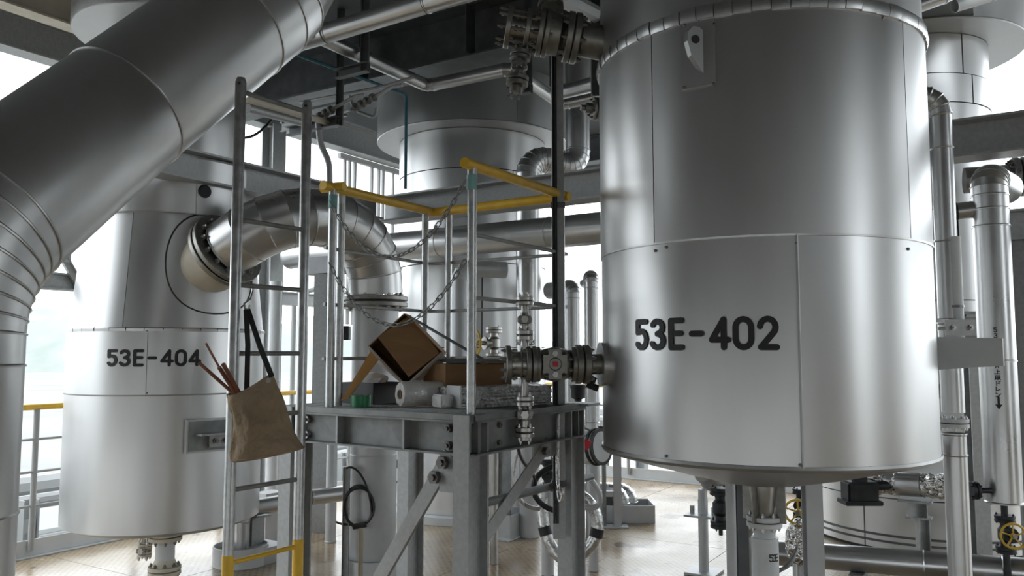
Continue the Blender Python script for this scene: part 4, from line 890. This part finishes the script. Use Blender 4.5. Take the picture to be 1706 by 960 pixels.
# ---- ladder
l0, l1 = U(389, 590, 3.40), U(503, 590, 3.70)
ld = V((l1.x-l0.x, l1.y-l0.y, 0)).normalized()
tl = thing('ladder', 'galvanised upright ladder with yellow painted foot left of the platform', 'ladder', (l0.x, l0.y, 0))
zL, zR = zat(399, 130, 3.4), zat(512, 168, 3.7)
for q, zt in ((l0, zL), (l1, zR)):
    b = V((q.x, q.y, 0)); zy = zat(380, 925, 3.4) if q is l0 else zat(490, 898, 3.7)
    part_tube(tl, 'stile', [b+Z*zy, b+Z*(zt-.02), b+Z*zt], [.0235, .0235, .017], m_shiny, 18); part_tube(tl, 'painted_stile_foot', [b, b+Z*zy], .0245, m_yel, 18)
    part_rev(tl, 'bracket_hole', b+Z*(zt-.03), -Y, [(.018, 0), (.022, .007), (.0245, .006), (.0245, 0)], m_core, 10)
for i, (v0, v1) in enumerate(((153, 186), (366, 383), (474, 484), (589, 589), (694, 689), (814, 801), (935, 914))):
    q0 = V((l0.x, l0.y, zat(393, v0, 3.4))); q1 = V((l1.x, l1.y, zat(505, v1, 3.7)))
    zz = (q0.z+q1.z)/2; q0.z = q1.z = zz
    part_tube(tl, 'painted_rung' if i == 6 else 'rung', [q0, q1], .0105, m_yel if i == 6 else m_galvd, 12)

# ---- canvas bag on the ladder
hk = U(413, 484, 3.50); ring_p = U(412, 513, 3.42)
t = thing('tool_bag', 'tan canvas tool bag hanging by black straps from a ladder rung', 'bag', U(447, 760, 3.33))
bm = BM(); tube(bm, [U(408, 472, 3.52), U(418, 470, 3.52), U(421, 484, 3.49), U(417, 498, 3.45), U(407, 506, 3.42), U(408, 515, 3.42), U(414, 516, 3.42), U(416, 508, 3.42)], .004, 8); obj('hook', bm, m_ss, t)
bt0, bt1 = U(418, 640, 3.33), U(446, 757, 3.31)
levels = []
spec = [  # photo column/row of the ring centre, half width px, half depth px, tilt px (right end lower +)
 (416, 642, 37, 17, -17), (421, 654, 40, 24, -12), (428, 672, 42, 32, -6), (433, 695, 44, 36, -3), (438, 718, 47, 40, -2), (443, 740, 55, 46, -6), (446, 756, 59.5, 50, -10), (446.5, 761, 58.5, 49, -11)]
bm = BM(); n = 40; Rg = []
for li, (u, v, hw, hd, tilt) in enumerate(spec):
    c = U(u, v, 3.33); k = 3.33/F; ring = []
    for j in range(n):
        a = 2*PI*j/n; wr = 1+(.05*math.sin(3*a+li*.9)+.045*math.sin(7*a-li*1.1)+.03*math.sin(11*a+li*.5))*(1 if li else .5) if li < 6 else 1
        ca_, sa_ = math.cos(a), math.sin(a)
        if li < 3: ca_ = math.copysign(abs(ca_)**.8, ca_)
        zoff = -tilt*k*ca_*1.0 + (.012*math.sin(2*a+1) if li == 0 else 0)
        ring.append(bm.verts.new(c+V((ca_*hw*k*wr, -sa_*hd*k*wr, zoff))))
    Rg.append(ring)
HEM = [v.co*1.0 for v in Rg[6]]; HEM = [sum(HEM, V())/n+(q-sum(HEM, V())/n)*.985 for q in HEM]
inner = [bm.verts.new(v.co*1.0) for v in Rg[0]]
c0 = sum((v.co for v in Rg[0]), V())/n
for v in inner: v.co = c0+(v.co-c0)*.95
deep = [bm.verts.new(c0+(v.co-c0)*.9-Z*.12) for v in inner]
rings(bm, [deep, inner]+Rg, False, True, True)
o_ = obj('canvas_body', bm, m_canvas, t, ang=70); md = o_.modifiers.new('smooth', 'SUBSURF'); md.levels = 2; md.render_levels = 2
def strap(name, pts, w_, mt, n_=V((0, -1, 0))):
    bm = BM(); cs = []
    for i, q in enumerate(pts):
        d = (pts[min(i+1, len(pts)-1)]-pts[max(i-1, 0)]).normalized(); s = d.cross(n_).normalized(); s = s*(w_/2); n2 = n_*.0015
        cs.append([bm.verts.new(q+s+n2), bm.verts.new(q-s+n2), bm.verts.new(q-s-n2), bm.verts.new(q+s-n2)])
    rings(bm, cs); return obj(name, bm, mt, t)
strap('strap', [U(410, 516, 3.415), U(413, 575, 3.40), U(411, 652, 3.40)], .022, m_black)
strap('strap', [U(413, 516, 3.412), U(434, 580, 3.33), U(449, 618, 3.27), U(453, 628, 3.262)], .022, m_black)
part_rev(t, 'eyelet', U(447, 634, 3.262), V((.2, -1, .1)), [(-.004, 0), (-.004, .010), (.004, .009), (.004, 0)], m_bolt2, 14)
bm = BM(); tube(bm, HEM, .0035, 6, close=True); obj('hem', bm, m_canvas, t)
for i, (u0, v0, u1, v1) in enumerate(((331, 604, 388, 655), (343, 572, 385, 648), (365, 612, 392, 655), (372, 607, 397, 652))):
    q0, q1 = U(u0, v0, 3.26-.02*i), U(u1, v1, 3.30)
    q1 = q1+(q1-q0).normalized()*.10
    solo_tube('round_bar', ['long brown bar leaning furthest left out of the canvas bag', 'thin brown bar rising highest out of the canvas bag', 'short brown bar in the bag mouth, left of two', 'short brown bar in the bag mouth nearest the ladder stile'][i], 'rod', [q0, q1], (.007, .0045, .0085, .009)[i], m_copper, None, 12, group='brown bars in the canvas bag')

# ---- things lying on the platform deck
# open carton standing on a corner
dB = 4.16
tc = thing('open_carton', 'open brown cardboard carton tipped on its corner on the platform', 'carton', U(675, 645, dB))
bl, lf, rt = U(676, 643, dB), U(614, 578, dB), U(736, 588, dB); e1 = lf-bl; e2 = rt-bl; tp_ = bl+e1+e2
nb = e1.cross(e2).normalized(); nb = nb if nb.y > 0 else -nb; dep = .24
def panel(name, a, b, c, d_, mt, th=.005, par=tc):
    bm = BM(); n_ = (b-a).cross(d_-a).normalized()*th
    A = [bm.verts.new(q) for q in (a, b, c, d_)]; B = [bm.verts.new(q+n_) for q in (a, b, c, d_)]; rings(bm, [A, B]); return obj(name, bm, mt, par, smooth=False)
bk = nb*dep
panel('side_panel', bl, lf, lf+bk, bl+bk, m_card); panel('side_panel', rt, bl, bl+bk, rt+bk, m_card); panel('side_panel', lf, tp_, tp_+bk, lf+bk, m_card); panel('side_panel', tp_, rt, rt+bk, tp_+bk, m_card)
panel('back_panel', bl+bk, lf+bk, tp_+bk, rt+bk, m_cardi)
panel('front_flap', U(629, 562, dB-.02), U(682, 526, dB+.03), U(732, 588, dB-.01), U(681, 628, dB-.10), m_card)
panel('side_flap', U(617, 586, dB-.01), U(630, 600, dB-.02), U(580, 664, dB-.03), U(567, 668, dB-.02), m_card2, .008)
wr_ = panel('packing_sheet', bl-nb*.004-Z*.004, lf-nb*.004-Z*.006, lf+bk*.5-Z*.03+V((-.02, 0, -.01)), bl+bk*.5-Z*.012, m_wrap, .003)
panel('packing_sheet', rt-nb*.004+V((.006, 0, -.006)), bl-nb*.004-Z*.005, bl+bk*.5-Z*.03, rt+bk*.5+V((.02, 0, -.03)), m_wrap, .003)
bm = BM(); e1n, e2n = e1.normalized(), e2.normalized()
for a0, a1 in ((lf, bl), (bl, rt)):
    tube(bm, [a0, a1], .006, 6)
obj('torn_edge', bm, m_wrap, tc)
# roll of clear film
o = U(666, 668, 4.0); o.z = DZ+.062; ax = (V((.80, .50, 0))).normalized()
t = thing('film_roll', 'roll of clear wrapping film lying on the deck under the carton', 'film roll', o-Z*.06)
bm = BM(); L = .30; R = []; n = 30; s_, u_ = perp(ax)
prof = [(0.0, .020), (0, .056), (.01, .0625), (L*.4, .062), (L*.7, .058), (L, .056), (L, .02)]
for d_, r in prof: R.append([bm.verts.new(o+ax*d_+(s_*math.cos(2*PI*k/n)+u_*math.sin(2*PI*k/n))*(r*(1+.03*math.sin(k*1.7+d_*30)))) for k in range(n)])
rings(bm, R, False, False, True); obj('film', bm, m_film, t, ang=50)
part_rev(t, 'core_tube', o-ax*.004, ax, [(0, .017), (0, .023), (.28, .023), (.28, .017), (.0, .017)], m_cardi, 24); part_rev(t, 'core_shade_disc', o-ax*.0045, ax, [(0, 0), (0, .0165), (.01, .0165), (.01, 0)], m_core, 20)  # dark disc at the roll end paints the shade inside the core
bm = BM(); n = 10; q = o+V((.07, .07, .02))
bmesh.ops.create_icosphere(bm, subdivisions=3, radius=.05)
for v in bm.verts: v.co = V((v.co.x*1.9, v.co.y*1.0, v.co.z*.9))*(1+random.uniform(-.08, .08))+q
obj('loose_film', bm, m_film, t, ang=25)
solo_tube('leaning_rod', 'dark steel rod leaning across the platform behind the open carton', 'rod', [U(688, 531, 4.66), U(800, 596, 4.42), U(835, 617, 4.36)], .008, m_darkst, None, 10)
# tape, tray, second carton, wrapped slab, panel
o = U(601, 676, 4.05); o.z = DZ
t = thing('tape_roll', 'green tape roll lying flat on the platform deck', 'tape', o); part_rev(t, 'tape', o, Z, [(0, .028), (0, .05), (.056, .05), (.056, .028), (0, .028)], m_green, 32); part_rev(t, 'core', o, Z, [(.002, .024), (.002, .028), (.055, .028), (.055, .024), (.002, .024)], m_cardi, 28)
o = U(618, 660, 4.35); o.z = DZ
t = thing('plastic_tray', 'dark plastic tray behind the green tape roll', 'tray', o)
part_box(t, 'tray_base', o+Z*.006, .22, .2, .012, m_black, pv, pu)
for q, sx_, sy_ in ((-pu*.1, .22, .006), (pu*.1, .22, .006), (-pv*.11, .006, .2), (pv*.11, .006, .2)): part_box(t, 'tray_wall', o+q+Z*.055, sx_, sy_, .11, m_black, pv, pu)
bm = BM(); bmesh.ops.create_icosphere(bm, subdivisions=3, radius=.07)
for v in bm.verts: v.co = V((v.co.x*1.3, v.co.y*1.0, v.co.z*.6))*(1+random.uniform(-.12, .12))+o+Z*.12
tag(obj('plastic_bag', bm, m_film, None, ang=25), 'crumpled clear plastic bag in the dark tray', 'bag')
o = U(795, 640, 4.38); o.z = zat(795, 648, 4.38)
t = thing('flat_carton', 'long brown cardboard carton behind the front handrail post', 'carton', o)
ex_ = pu; q0 = U(743, 645, 4.08); q1 = U(852, 640, 4.32); ex_ = V((q1.x-q0.x, q1.y-q0.y, 0)).normalized(); ey_ = V((-ex_.y, ex_.x, 0)); Lc = (q1-q0).xy.length; q0.z = DZ+.055
hc = .155
def cpan(nm, c, sx_, sy_, sz_, mt): part_box(t, nm, c, sx_, sy_, sz_, mt, ex_, ey_)
cpan('side_panel', q0+ex_*(Lc/2)+Z*hc/2, Lc, .005, hc, m_card); cpan('side_panel', q0+ex_*(Lc/2)+ey_*.22+Z*hc/2, Lc, .005, hc, m_card); cpan('end_panel', q0+ey_*.11+Z*hc/2, .005, .22, hc, m_card); cpan('end_panel', q0+ex_*Lc+ey_*.11+Z*hc/2, .005, .22, hc, m_card); cpan('bottom_panel', q0+ex_*(Lc/2)+ey_*.11, Lc, .22, .005, m_card)
bm = BM(); box(bm, q0+ex_*(Lc*.5)+ey_*.06+Z*(hc+.012), Lc*.92, .14, .004, ex_, (ey_+Z*.15).normalized(), (Z-ey_*.15).normalized()); obj('top_flap', bm, m_iron, t, smooth=False)
bm = BM(); box(bm, q0+ex_*(Lc*.75)-ey_*.02+Z*(hc+.01), Lc*.5, .06, .004, (ex_+Z*.08).normalized(), ey_, Z); obj('torn_flap', bm, m_card2, t, smooth=False)
q0 = U(770, 682, 3.88); q1 = U(921, 679, 4.22); ex_ = V((q1.x-q0.x, q1.y-q0.y, 0)).normalized(); ey_ = V((-ex_.y, ex_.x, 0)); Ls = (q1-q0).xy.length; q0.z = DZ
t = thing('wrapped_slab', 'long slab in silvery crinkled wrap along the deck edge', 'parcel', q0)
bm = BM(); box(bm, q0+ex_*(Ls/2)+ey_*.11+Z*.05, Ls, .2, .098, ex_, ey_, Z); bmesh.ops.subdivide_edges(bm, edges=bm.edges[:], cuts=14, use_grid_fill=True)
for v in bm.verts: v.co += V((random.uniform(-1, 1), random.uniform(-1, 1), random.uniform(-1, 1) if v.co.z > DZ+.01 else 0))*.0035
obj('wrap', bm, m_bubble, t, ang=20)
part_box(t, 'end_board', q0-ex_*.006+ey_*.06+Z*.055, .008, .12, .105, m_galv, ex_, ey_); part_box(t, 'end_pack', q0-ex_*.04+ey_*.11+Z*.035, .07, .09, .06, m_film, ex_, ey_, bev=.006)
# ================================================================== MIDDLE VESSEL AND ITS PIPES
cm = V((U(786, 590, 8.35).x, 8.35, 0)); Rm = .755
tm = thing('process_vessel', 'tall pale clad vessel with a wide cap in the middle background', 'vessel', (cm.x, cm.y, 0))
zc_ = zat(790, 203, 7.42)
part_rev(tm, 'insulation_core', (cm.x, cm.y, 0), Z, [(0, 0), (0, Rm-.012), (zc_+.02, Rm-.012), (zc_+.02, 0)], m_core, 72)
hs = [0, .75, 1.62, 2.42, 2.95, 3.33, zc_]
for i in range(6): clad_ring(tm, cm, Rm+(i % 2)*.003, Rm+(i % 2)*.003, hs[i], hs[i+1], [-150+35*i, -35+25*i, 70+10*i] if i != 4 else [math.degrees(cyl_hit(855, 280, cm, Rm)[0]), 60, 175], m_clad, gap=.010, zg=.008)
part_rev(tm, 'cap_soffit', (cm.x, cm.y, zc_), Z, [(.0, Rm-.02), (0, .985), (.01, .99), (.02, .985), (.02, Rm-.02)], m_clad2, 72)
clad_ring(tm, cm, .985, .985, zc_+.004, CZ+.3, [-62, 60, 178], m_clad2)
t = thing('vessel_plinth', 'round pale plinth under the middle vessel', 'plinth', (cm.x, cm.y, 0)); part_rev(t, 'plinth_ring', (cm.x, cm.y, 0), Z, [(0, Rm+.012), (0, Rm+.12), (.07, Rm+.12), (.07, Rm+.012), (0, Rm+.012)], m_white, 64)
# nozzle pipe on the middle vessel
o = U(808, 449, 7.55)
pts = fillet([U(766, 760, 7.0), U(766, 447, 7.2), U(842, 450, 7.35)], .12, 5)
clad_pipe('branch_pipe', 'pale pipe turning into a round nozzle on the middle vessel', 'pipe', pts, .075, m_paint, n=26)
# long horizontal pipe in front of the middle vessel
q0 = G(-5.9, 5.78, 0); q1 = G(4.6, 5.78, 0); zc2 = zat(1000, 380, 6.28)
nd = [G(a, 5.70, zc2) for a in (-6.2, -5.2, -4.3, -3.2, -1.7)]+fillet([G(-1.6, 5.70, zc2), G(-1.05, 5.70, zc2), G(-1.05, 5.70, CZ)], .2, 5)[1:]
clad_pipe('header_pipe', 'long thick silver header pipe running level behind the platform', 'pipe', nd, .128, m_pipe, n=36)
# pipe loop: vertical, over and up right of the middle vessel
p = U(881, 400, 7.1); q = U(963, 300, 7.3)
zt = zat(880, 243, 7.1)-.08
loop = fillet([V((p.x, p.y, 1.35)), V((p.x, p.y, zt)), V((q.x, q.y, zt-.10)), V((q.x, q.y, 4.6))], .15, 6)
loop = [loop[0], V((p.x, p.y, 2.0)), V((p.x, p.y, 2.95))]+loop[1:]
t = clad_pipe('loop_pipe', 'silver pipe rising, crossing over and rising again right of the middle vessel', 'pipe', loop, .112, m_pipe, n=30)
write_row(t, '53E-402B', p, .113, cyl_hit(857, 572, p, .112)[0]+.15, zat(880, 574, 7.0), .042, .022, .026, .008)
# low lower part of that line
part_tube(t, 'lower_pipe', [V((p.x, p.y, 1.36)), V((p.x, p.y, .0))], .085, m_paint, 24)
# valves on the far side of the platform
gate_valve('stainless valve with yellow handwheel seen above the flat carton', U(823, 572, 6.2), Z, V((-.85, -.5, 0)).normalized(), .10, m_ss, m_yel2, .10, stem=.17)
solo_tube('valve_riser', 'thin stainless pipe below the yellow-wheeled valve behind the carton', 'pipe', [U(823, 590, 6.2), V((U(823, 590, 6.2).x, 6.2, 0))], .035, m_ss, None, 14)
t = thing('cable_loop', 'coil of black cable hanging on the riser behind the platform left column', 'cable', U(600, 840, 5.7)); k = 5.7/F; o = U(597, 844, 5.7)
for j in range(3):
    bm = BM(); tube(bm, [o+V((math.cos(2*PI*i/36)*(23+j)*k+j*.004, -.01*j, math.sin(2*PI*i/36)*(34-2*j)*k)) for i in range(36)], .0075, 8, close=True); obj('cable_turn', bm, m_black, t)
part_tube(t, 'cable_tail', bez(U(577, 780, 5.7), U(598, 770, 5.7), U(618, 815, 5.7), U(619, 855, 5.68), 12), .0075, m_black, 8); part_tube(t, 'cable_tail', bez(U(560, 870, 5.75), U(575, 878, 5.7), U(590, 872, 5.68), U(602, 876, 5.68), 8), .008, m_black, 8)
part_tube(t, 'knot', [U(588, 878, 5.67), U(610, 874, 5.67)], .02, m_black, 10)
p = U(577, 870, 5.72); t = thing('cable_stand', 'slim galvanised cable stand against the riser pipe', 'stand', (p.x, p.y, 0)); bm = BM(); extrude(bm, cprof(.035, .045, .004), V((p.x, p.y, 0)), V((p.x, p.y, zat(577, 778, 5.72))), -Y, X); obj('post', bm, m_galv, t, smooth=False)
p = U(598, 900, 5.66); bm = BM(); extrude(bm, lprof(.03, .03, .004), V((p.x, p.y, 0)), V((p.x, p.y, zat(598, 880, 5.66))), X, -Y); obj('stub_post', bm, m_cream, t, smooth=False)
# level gauge pipe right of riser
o = U(674, 773, 6.9); gate_valve('black level-gauge valve right of the riser pipe, upper one', o, Z, V((-1, 0, 0)), .075, m_iron, None, stem=.09)
o = U(674, 803, 6.9); gate_valve('black level-gauge valve right of the riser pipe, lower one', o, Z, V((-1, 0, 0)), .055, m_iron, None, stem=.08)
o = U(676, 822, 6.9); t = clad_pipe('level_gauge', 'pale level-gauge pipe standing between riser and platform column', 'pipe', [V((o.x, o.y, 0)), V((o.x, o.y, .25)), o], .068, m_paint, n=24, cap1=True)
o = U(676, 745, 6.9); clad_pipe('gauge_cylinder', 'pale upper level-gauge cylinder above the black valves', 'pipe', [U(676, 758, 6.9), U(676, 660, 6.9)], .062, m_paint, n=24, cap0=True, cap1=True)
# hoses hanging behind the right platform column
def band(t, q, ax, r): part_rev(t, 'black_band', q, ax, [(-.03, r*.8), (-.03, r*1.12), (.03, r*1.12), (.03, r*.8)], m_black, 16)
t = thing('flexible_hose', 'thick silver flexible hose looping behind the right platform column', 'hose', U(960, 930, 5.7))
pts = bez(U(940, 820, 5.7), U(1000, 815, 5.7), U(1025, 915, 5.65), U(945, 932, 5.7), 24); part_tube(t, 'hose', pts, .042, m_hose, 14); band(t, pts[15], pts[16]-pts[14], .042)
pts2 = bez(U(945, 932, 5.7), U(930, 935, 5.72), U(900, 900, 5.75), U(903, 830, 5.8), 16); part_tube(t, 'hose', pts2, .040, m_hose, 14); band(t, pts2[11], pts2[12]-pts2[10], .04)
solo_tube('flexible_hose', 'thin silver hose hanging from the tie bar by the right column', 'hose', bez(U(930, 690, 4.2), U(925, 860, 4.2), U(936, 850, 4.15), U(938, 812, 4.15), 16), .010, m_hose, None, 10)
solo_tube('flexible_hose', 'thin silver hose dropping in a loop left of the right column', 'hose', bez(U(868, 740, 5.4), U(840, 800, 5.4), U(860, 850, 5.4), U(900, 848, 5.4), 16), .014, m_hose, None, 10)
solo_tube('flexible_hose', 'grey hose curling down from the end of the tie bar', 'hose', bez(U(985, 800, 5.2), U(1010, 830, 5.2), U(1005, 865, 5.2), U(950, 835, 5.2), 16), .018, m_paint, None, 12)
solo_tube('black_hose', 'black hose loop behind the right platform column', 'hose', bez(U(938, 775, 5.2), U(870, 780, 5.2), U(875, 850, 5.2), U(940, 853, 5.2), 18), .018, m_black, None, 12)
solo_tube('black_cable', 'black cable hanging from the platform edge beside the hoses', 'cable', bez(U(862, 735, 4.6), U(865, 790, 4.9), U(900, 770, 5.2), U(890, 830, 5.2), 12), .010, m_black, None, 8)
o = U(912, 790, 5.9); gate_valve('dark hose valve standing behind the right platform column', o, Z, V((0, -1, 0)), .09, m_iron, None, stem=.1)
solo_tube('hose_standpipe', 'slim pale standpipe under the dark hose valve', 'pipe', [U(912, 805, 5.9), V((U(912, 805, 5.9).x, 5.9, 0))], .045, m_paint, None, 16)
q = UZ(850, 898, 0); t = thing('equipment_plinth', 'low blue-grey steel plinth box on the floor behind the front column', 'plinth', q)
q = UZ(822, 893, 0)
bm = BM(); 
for cx_, cy_, sx_, sy_ in ((0, -.18, .42, .01), (0, .18, .42, .01), (-.21, 0, .01, .36), (.21, 0, .01, .36)): box(bm, q+av*cx_+bv*(cy_+.12)+Z*.1, sx_, sy_, .2, av, bv)
obj('upstand', bm, m_paint, t, smooth=False); part_box(t, 'floor_plate', q+bv*.12+Z*.006, .46, .5, .012, m_white, av, bv)
bm = BM(); hbeam(bm, q+bv*.12+Z*.01, q+bv*.12+Z*.75, .13, .13, .01, .01, av); obj('post', bm, m_galvd, t, smooth=False)
t = thing('green_label', 'small green label on the steel plinth box', 'label', q+av*.05+Z*.16); part_box(t, 'sticker', q+av*.02-bv*.068+Z*.185, .1, .004, .018, m_green, av, bv)
# left of platform: pipe supports below ladder
q = UZ(375, 945, 0); t = thing('pipe_collar', 'round white upstand collar on the floor behind the ladder foot', 'collar', q); part_rev(t, 'ring', q+V((.08, .1, 0)), Z, [(0, .19), (0, .20), (.14, .20), (.14, .19), (0, .19)], m_white, 36)
q = q+V((.08, .1, 0)); clad_pipe('low_pipe', 'low silver elbow pipe rising from the white collar behind the ladder', 'pipe', fillet([V((q.x, q.y, 0)), V((q.x, q.y, zat(380, 868, 5.8))), V((q.x+.42, q.y+.35, zat(380, 868, 5.8)+.03)), V((q.x+.9, q.y+.75, zat(380, 868, 5.8)+.03))], .1, 4), .062, m_pipe, n=24)
q = UZ(420, 940, 0); t = thing('pipe_saddle', 'grey steel saddle box under the low pipe behind the ladder', 'support', q)
part_box(t, 'base_box', q+V((.0, .12, .06)), .34, .28, .12, m_paint, av, bv); bm = BM(); hbeam(bm, q+V((-.03, .12, .12)), q+V((-.03, .12, zat(420, 880, 5.9))), .12, .10, .008, .008, av); obj('stub_column', bm, m_galv, t, smooth=False); part_box(t, 'top_plate', q+V((-.03, .12, zat(420, 879, 5.9))), .2, .16, .012, m_galv, av, bv)
q = UZ(440, 905, 0); tag(part_box(None, 'pipe_guide_box', q+Z*.2+V((0, .1, 0)), .16, .2, .40, m_paint, av, bv), 'upright grey guide box beside the ladder foot', 'support')
# standing frame left of the big elbow
p = U(537, 590, 7.3)
t = thing('pipe_rack_stand', 'galvanised stand column with a box beam head behind the ladder', 'stand', (p.x, p.y, 0))
bm = BM(); hbeam(bm, V((p.x, p.y, 0)), V((p.x, p.y, zat(537, 457, 7.3))), .14, .14, .01, .009, Y); obj('post', bm, m_galv, t, smooth=False)
part_box(t, 'head_beam', V((p.x+.05, p.y, zat(537, 443, 7.3))), .5, .2, .15, m_beam, av, bv)
p = U(556, 590, 6.9); clad_pipe('slim_riser', 'slim pale pipe beside the stand column behind the ladder', 'pipe', [V((p.x, p.y, 0)), V((p.x, p.y, 1.2)), V((p.x, p.y, zat(556, 462, 6.9)))], .045, m_paint, n=20)
for v in (500, 555): q = U(566, v, 6.9); q.x, q.y = p.x+.088, p.y; tag(part_box(None, 'junction_box', q, .09, .1, .12 if v > 520 else .05, m_iron if v > 520 else m_galv, bev=.004), 'small black junction box beside the riser left edge' if v > 520 else 'small galvanised clip block above the black junction box', 'box')
p = U(457, 590, 7.7); clad_pipe('white_riser', 'bright pale vertical pipe right of vessel 53E-404', 'pipe', [V((p.x, p.y, 0)), V((p.x, p.y, 1.3)), V((p.x, p.y, 2.25))], .055, m_white, n=20)
p = U(488, 590, 9.4); solo_tube('lamp_mast', 'thin bent white mast beyond the ladder', 'mast', [V((p.x, p.y, 0)), V((p.x, p.y, zat(488, 490, 9.4))), V((p.x+.25, p.y, zat(488, 482, 9.4)))], .03, m_bgw, .12, 12)

# ================================================================== RIGHT BACKGROUND VESSEL
cr_ = V((3.62, 7.25, 0)); Rr = .65
tr2 = thing('process_vessel', 'pale clad vessel with a wide cap behind vessel 53E-402 on the right', 'vessel', (cr_.x, cr_.y, 0))
zc3 = zat(1575, 62, 6.7)
part_rev(tr2, 'insulation_core', (cr_.x, cr_.y, 0), Z, [(0, 0), (0, .94), (1.22, .94), (1.24, Rr-.012), (zc3+.02, Rr-.012), (zc3+.02, 0)], m_core, 72)
hs = [1.22, 2.0, 2.75, zat(1600, 173, 6.66), zat(1600, 125, 6.66), zc3]
for i in range(5): clad_ring(tr2, cr_, Rr+(i % 2)*.003, Rr+(i % 2)*.003, hs[i], hs[i+1], [math.degrees(cyl_hit((1540, 1590, 1560, 1620, 1604)[i], 300-50*i, cr_, Rr)[0]), 20+20*i, 150], m_clad, gap=.012, zg=.008)
hs = [.02, .42, .78, 1.22]
for i in range(3): clad_ring(tr2, cr_, .955+(i % 2)*.003, .955, hs[i], hs[i+1], [math.degrees(cyl_hit((1440, 1434, 1500)[i], 860, cr_, .955)[0]), -30, 90], m_clad, gap=.010, zg=.008)
part_rev(tr2, 'shoulder', (cr_.x, cr_.y, 1.22), Z, [(0, .955), (.01, .95), (.10, Rr)], m_clad, 72)
for z in (.07, .12): part_rev(tr2, 'band_strap', (cr_.x, cr_.y, z), Z, [(0, .95), (0, .962), (.018, .962), (.018, .95)], m_darkst, 72)
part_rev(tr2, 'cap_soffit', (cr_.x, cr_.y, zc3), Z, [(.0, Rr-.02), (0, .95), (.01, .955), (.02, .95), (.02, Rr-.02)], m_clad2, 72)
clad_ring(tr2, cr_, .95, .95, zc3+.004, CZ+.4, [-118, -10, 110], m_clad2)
o = U(1668, 297, 6.1); ax = V((.93, -.35, 0)).normalized(); t = thing('flanged_nozzle', 'bolted flange nozzle at the far right edge beside the pale vessel', 'nozzle', o)
part_rev(t, 'neck', o-ax*.25, ax, [(0, 0), (0, .10), (.3, .10), (.3, 0)], m_ssd, 28); flange_pair(t, o+ax*.12, ax, .15, .045, 12, m_ssd, m_bolt, .012, .016)
# short pipe at the top right corner
clad_pipe('ceiling_pipe', 'short silver pipe stub at the top edge right of vessel 53E-402', 'pipe', [U(1520, 12, 5.0), U(1570, -6, 5.0), U(1640, -40, 5.0)], .05, m_pipe, n=20)
clad_pipe('ceiling_pipe', 'pale boxed pipe at the top edge above the right background vessel', 'pipe', [U(1590, 10, 6.0), U(1650, -8, 6.0), U(1720, -30, 6.0)], .05, m_white, n=20)
clad_pipe('ceiling_pipe', 'pale square duct rising past the top of the upper ball valve', 'duct', [U(925, -10, 4.9), U(1006, 32, 5.4), U(1060, 60, 5.7)], .06, m_white, n=8)

# ================================================================== OUTSIDE
bm = BM(); box(bm, V((0, 300, -6.3)), 1600, 1200, .2); structure(obj('ground', bm, m_conc, smooth=False))
bm = BM(); nx, ny = 60, 8; grid = []
for j in range(ny+1):
    row = []
    for i in range(nx+1):
        x = -420+i*12; y = 330+j*16
        hgt = 30*math.exp(-((x+200)/75)**2)+20*math.exp(-((x+60)/90)**2)+14*math.exp(-((x-140)/120)**2)
        row.append(bm.verts.new(V((x, y, -6.4+hgt*math.sin(PI*min(1, j/ny*1.0))*(1+.12*math.sin(i*1.7)+.08*math.sin(i*4.1+j))))))
    grid.append(row)
for j in range(ny):
    for i in range(nx): bm.faces.new((grid[j][i], grid[j][i+1], grid[j+1][i+1], grid[j+1][i]))
structure(obj('hills', bm, m_hill))
t = thing('wind_screen', 'pale vertical slats hanging in the bright gap left of the middle vessel', 'screen', G(FL-.12, 7.0, 1.9))
for b in (6.95, 7.03, 7.12, 7.42, 7.55, 7.63, 7.82): part_box(t, 'slat', G(FL-.12, b, 2.9), .03, .028, 2.0, m_bgw, av, bv)
part_box(t, 'slat_rail', G(FL-.12, 7.4, 3.88), .05, 1.1, .06, m_bgw, av, bv)
def rack(label, a0, b0, a1, b1, n, lev):
    p0, p1 = G(a0, b0, -6.2), G(a1, b1, -6.2); d = (p1-p0).normalized(); s = d.cross(Z)
    t = thing('pipe_rack', label, 'pipe rack', p0)
    for i in range(n+1):
        q = p0.lerp(p1, i/n)
        for sg in (-1, 1): bm = BM(); hbeam(bm, q+s*sg*.8, q+s*sg*.8+Z*(6.2+lev[-1]+.15), .14, .14, .012, .01, d); obj('post', bm, m_bgw, t, smooth=False)
        for z in lev: part_box(t, 'cross_beam', q+Z*(6.2+z-.08), .1, 1.7, .12, m_bgw, d, s)
        if i < n:
            q2 = p0.lerp(p1, (i+1)/n); part_tube(t, 'diagonal', [q+s*.8+Z*4.6, q2+s*.8+Z*(6.2+lev[0])], .03, m_bgw, 6)
    for z in lev:
        for j, r in ((-.55, .09), (-.2, .06), (.1, .13), (.5, .07)): part_tube(t, 'rack_pipe', [p0+s*j+Z*(6.2+z+r), p1+s*j+Z*(6.2+z+r)], r, m_bgw if r != .06 else m_bgd, 10)
    part_box(t, 'walkway_grating', (p0+p1)/2+s*1.0+Z*(6.2+lev[0]+.02), (p1-p0).length, .5, .04, m_bgd, d, s)
rack('white outdoor pipe rack beyond the left railing', FL-1.9, -2, FL-1.9, 16, 9, (-.5, .1))
rack('white outdoor pipe rack beyond the far railing', FL, FB+2.6, 9, FB+2.6, 9, (-.9, .45))
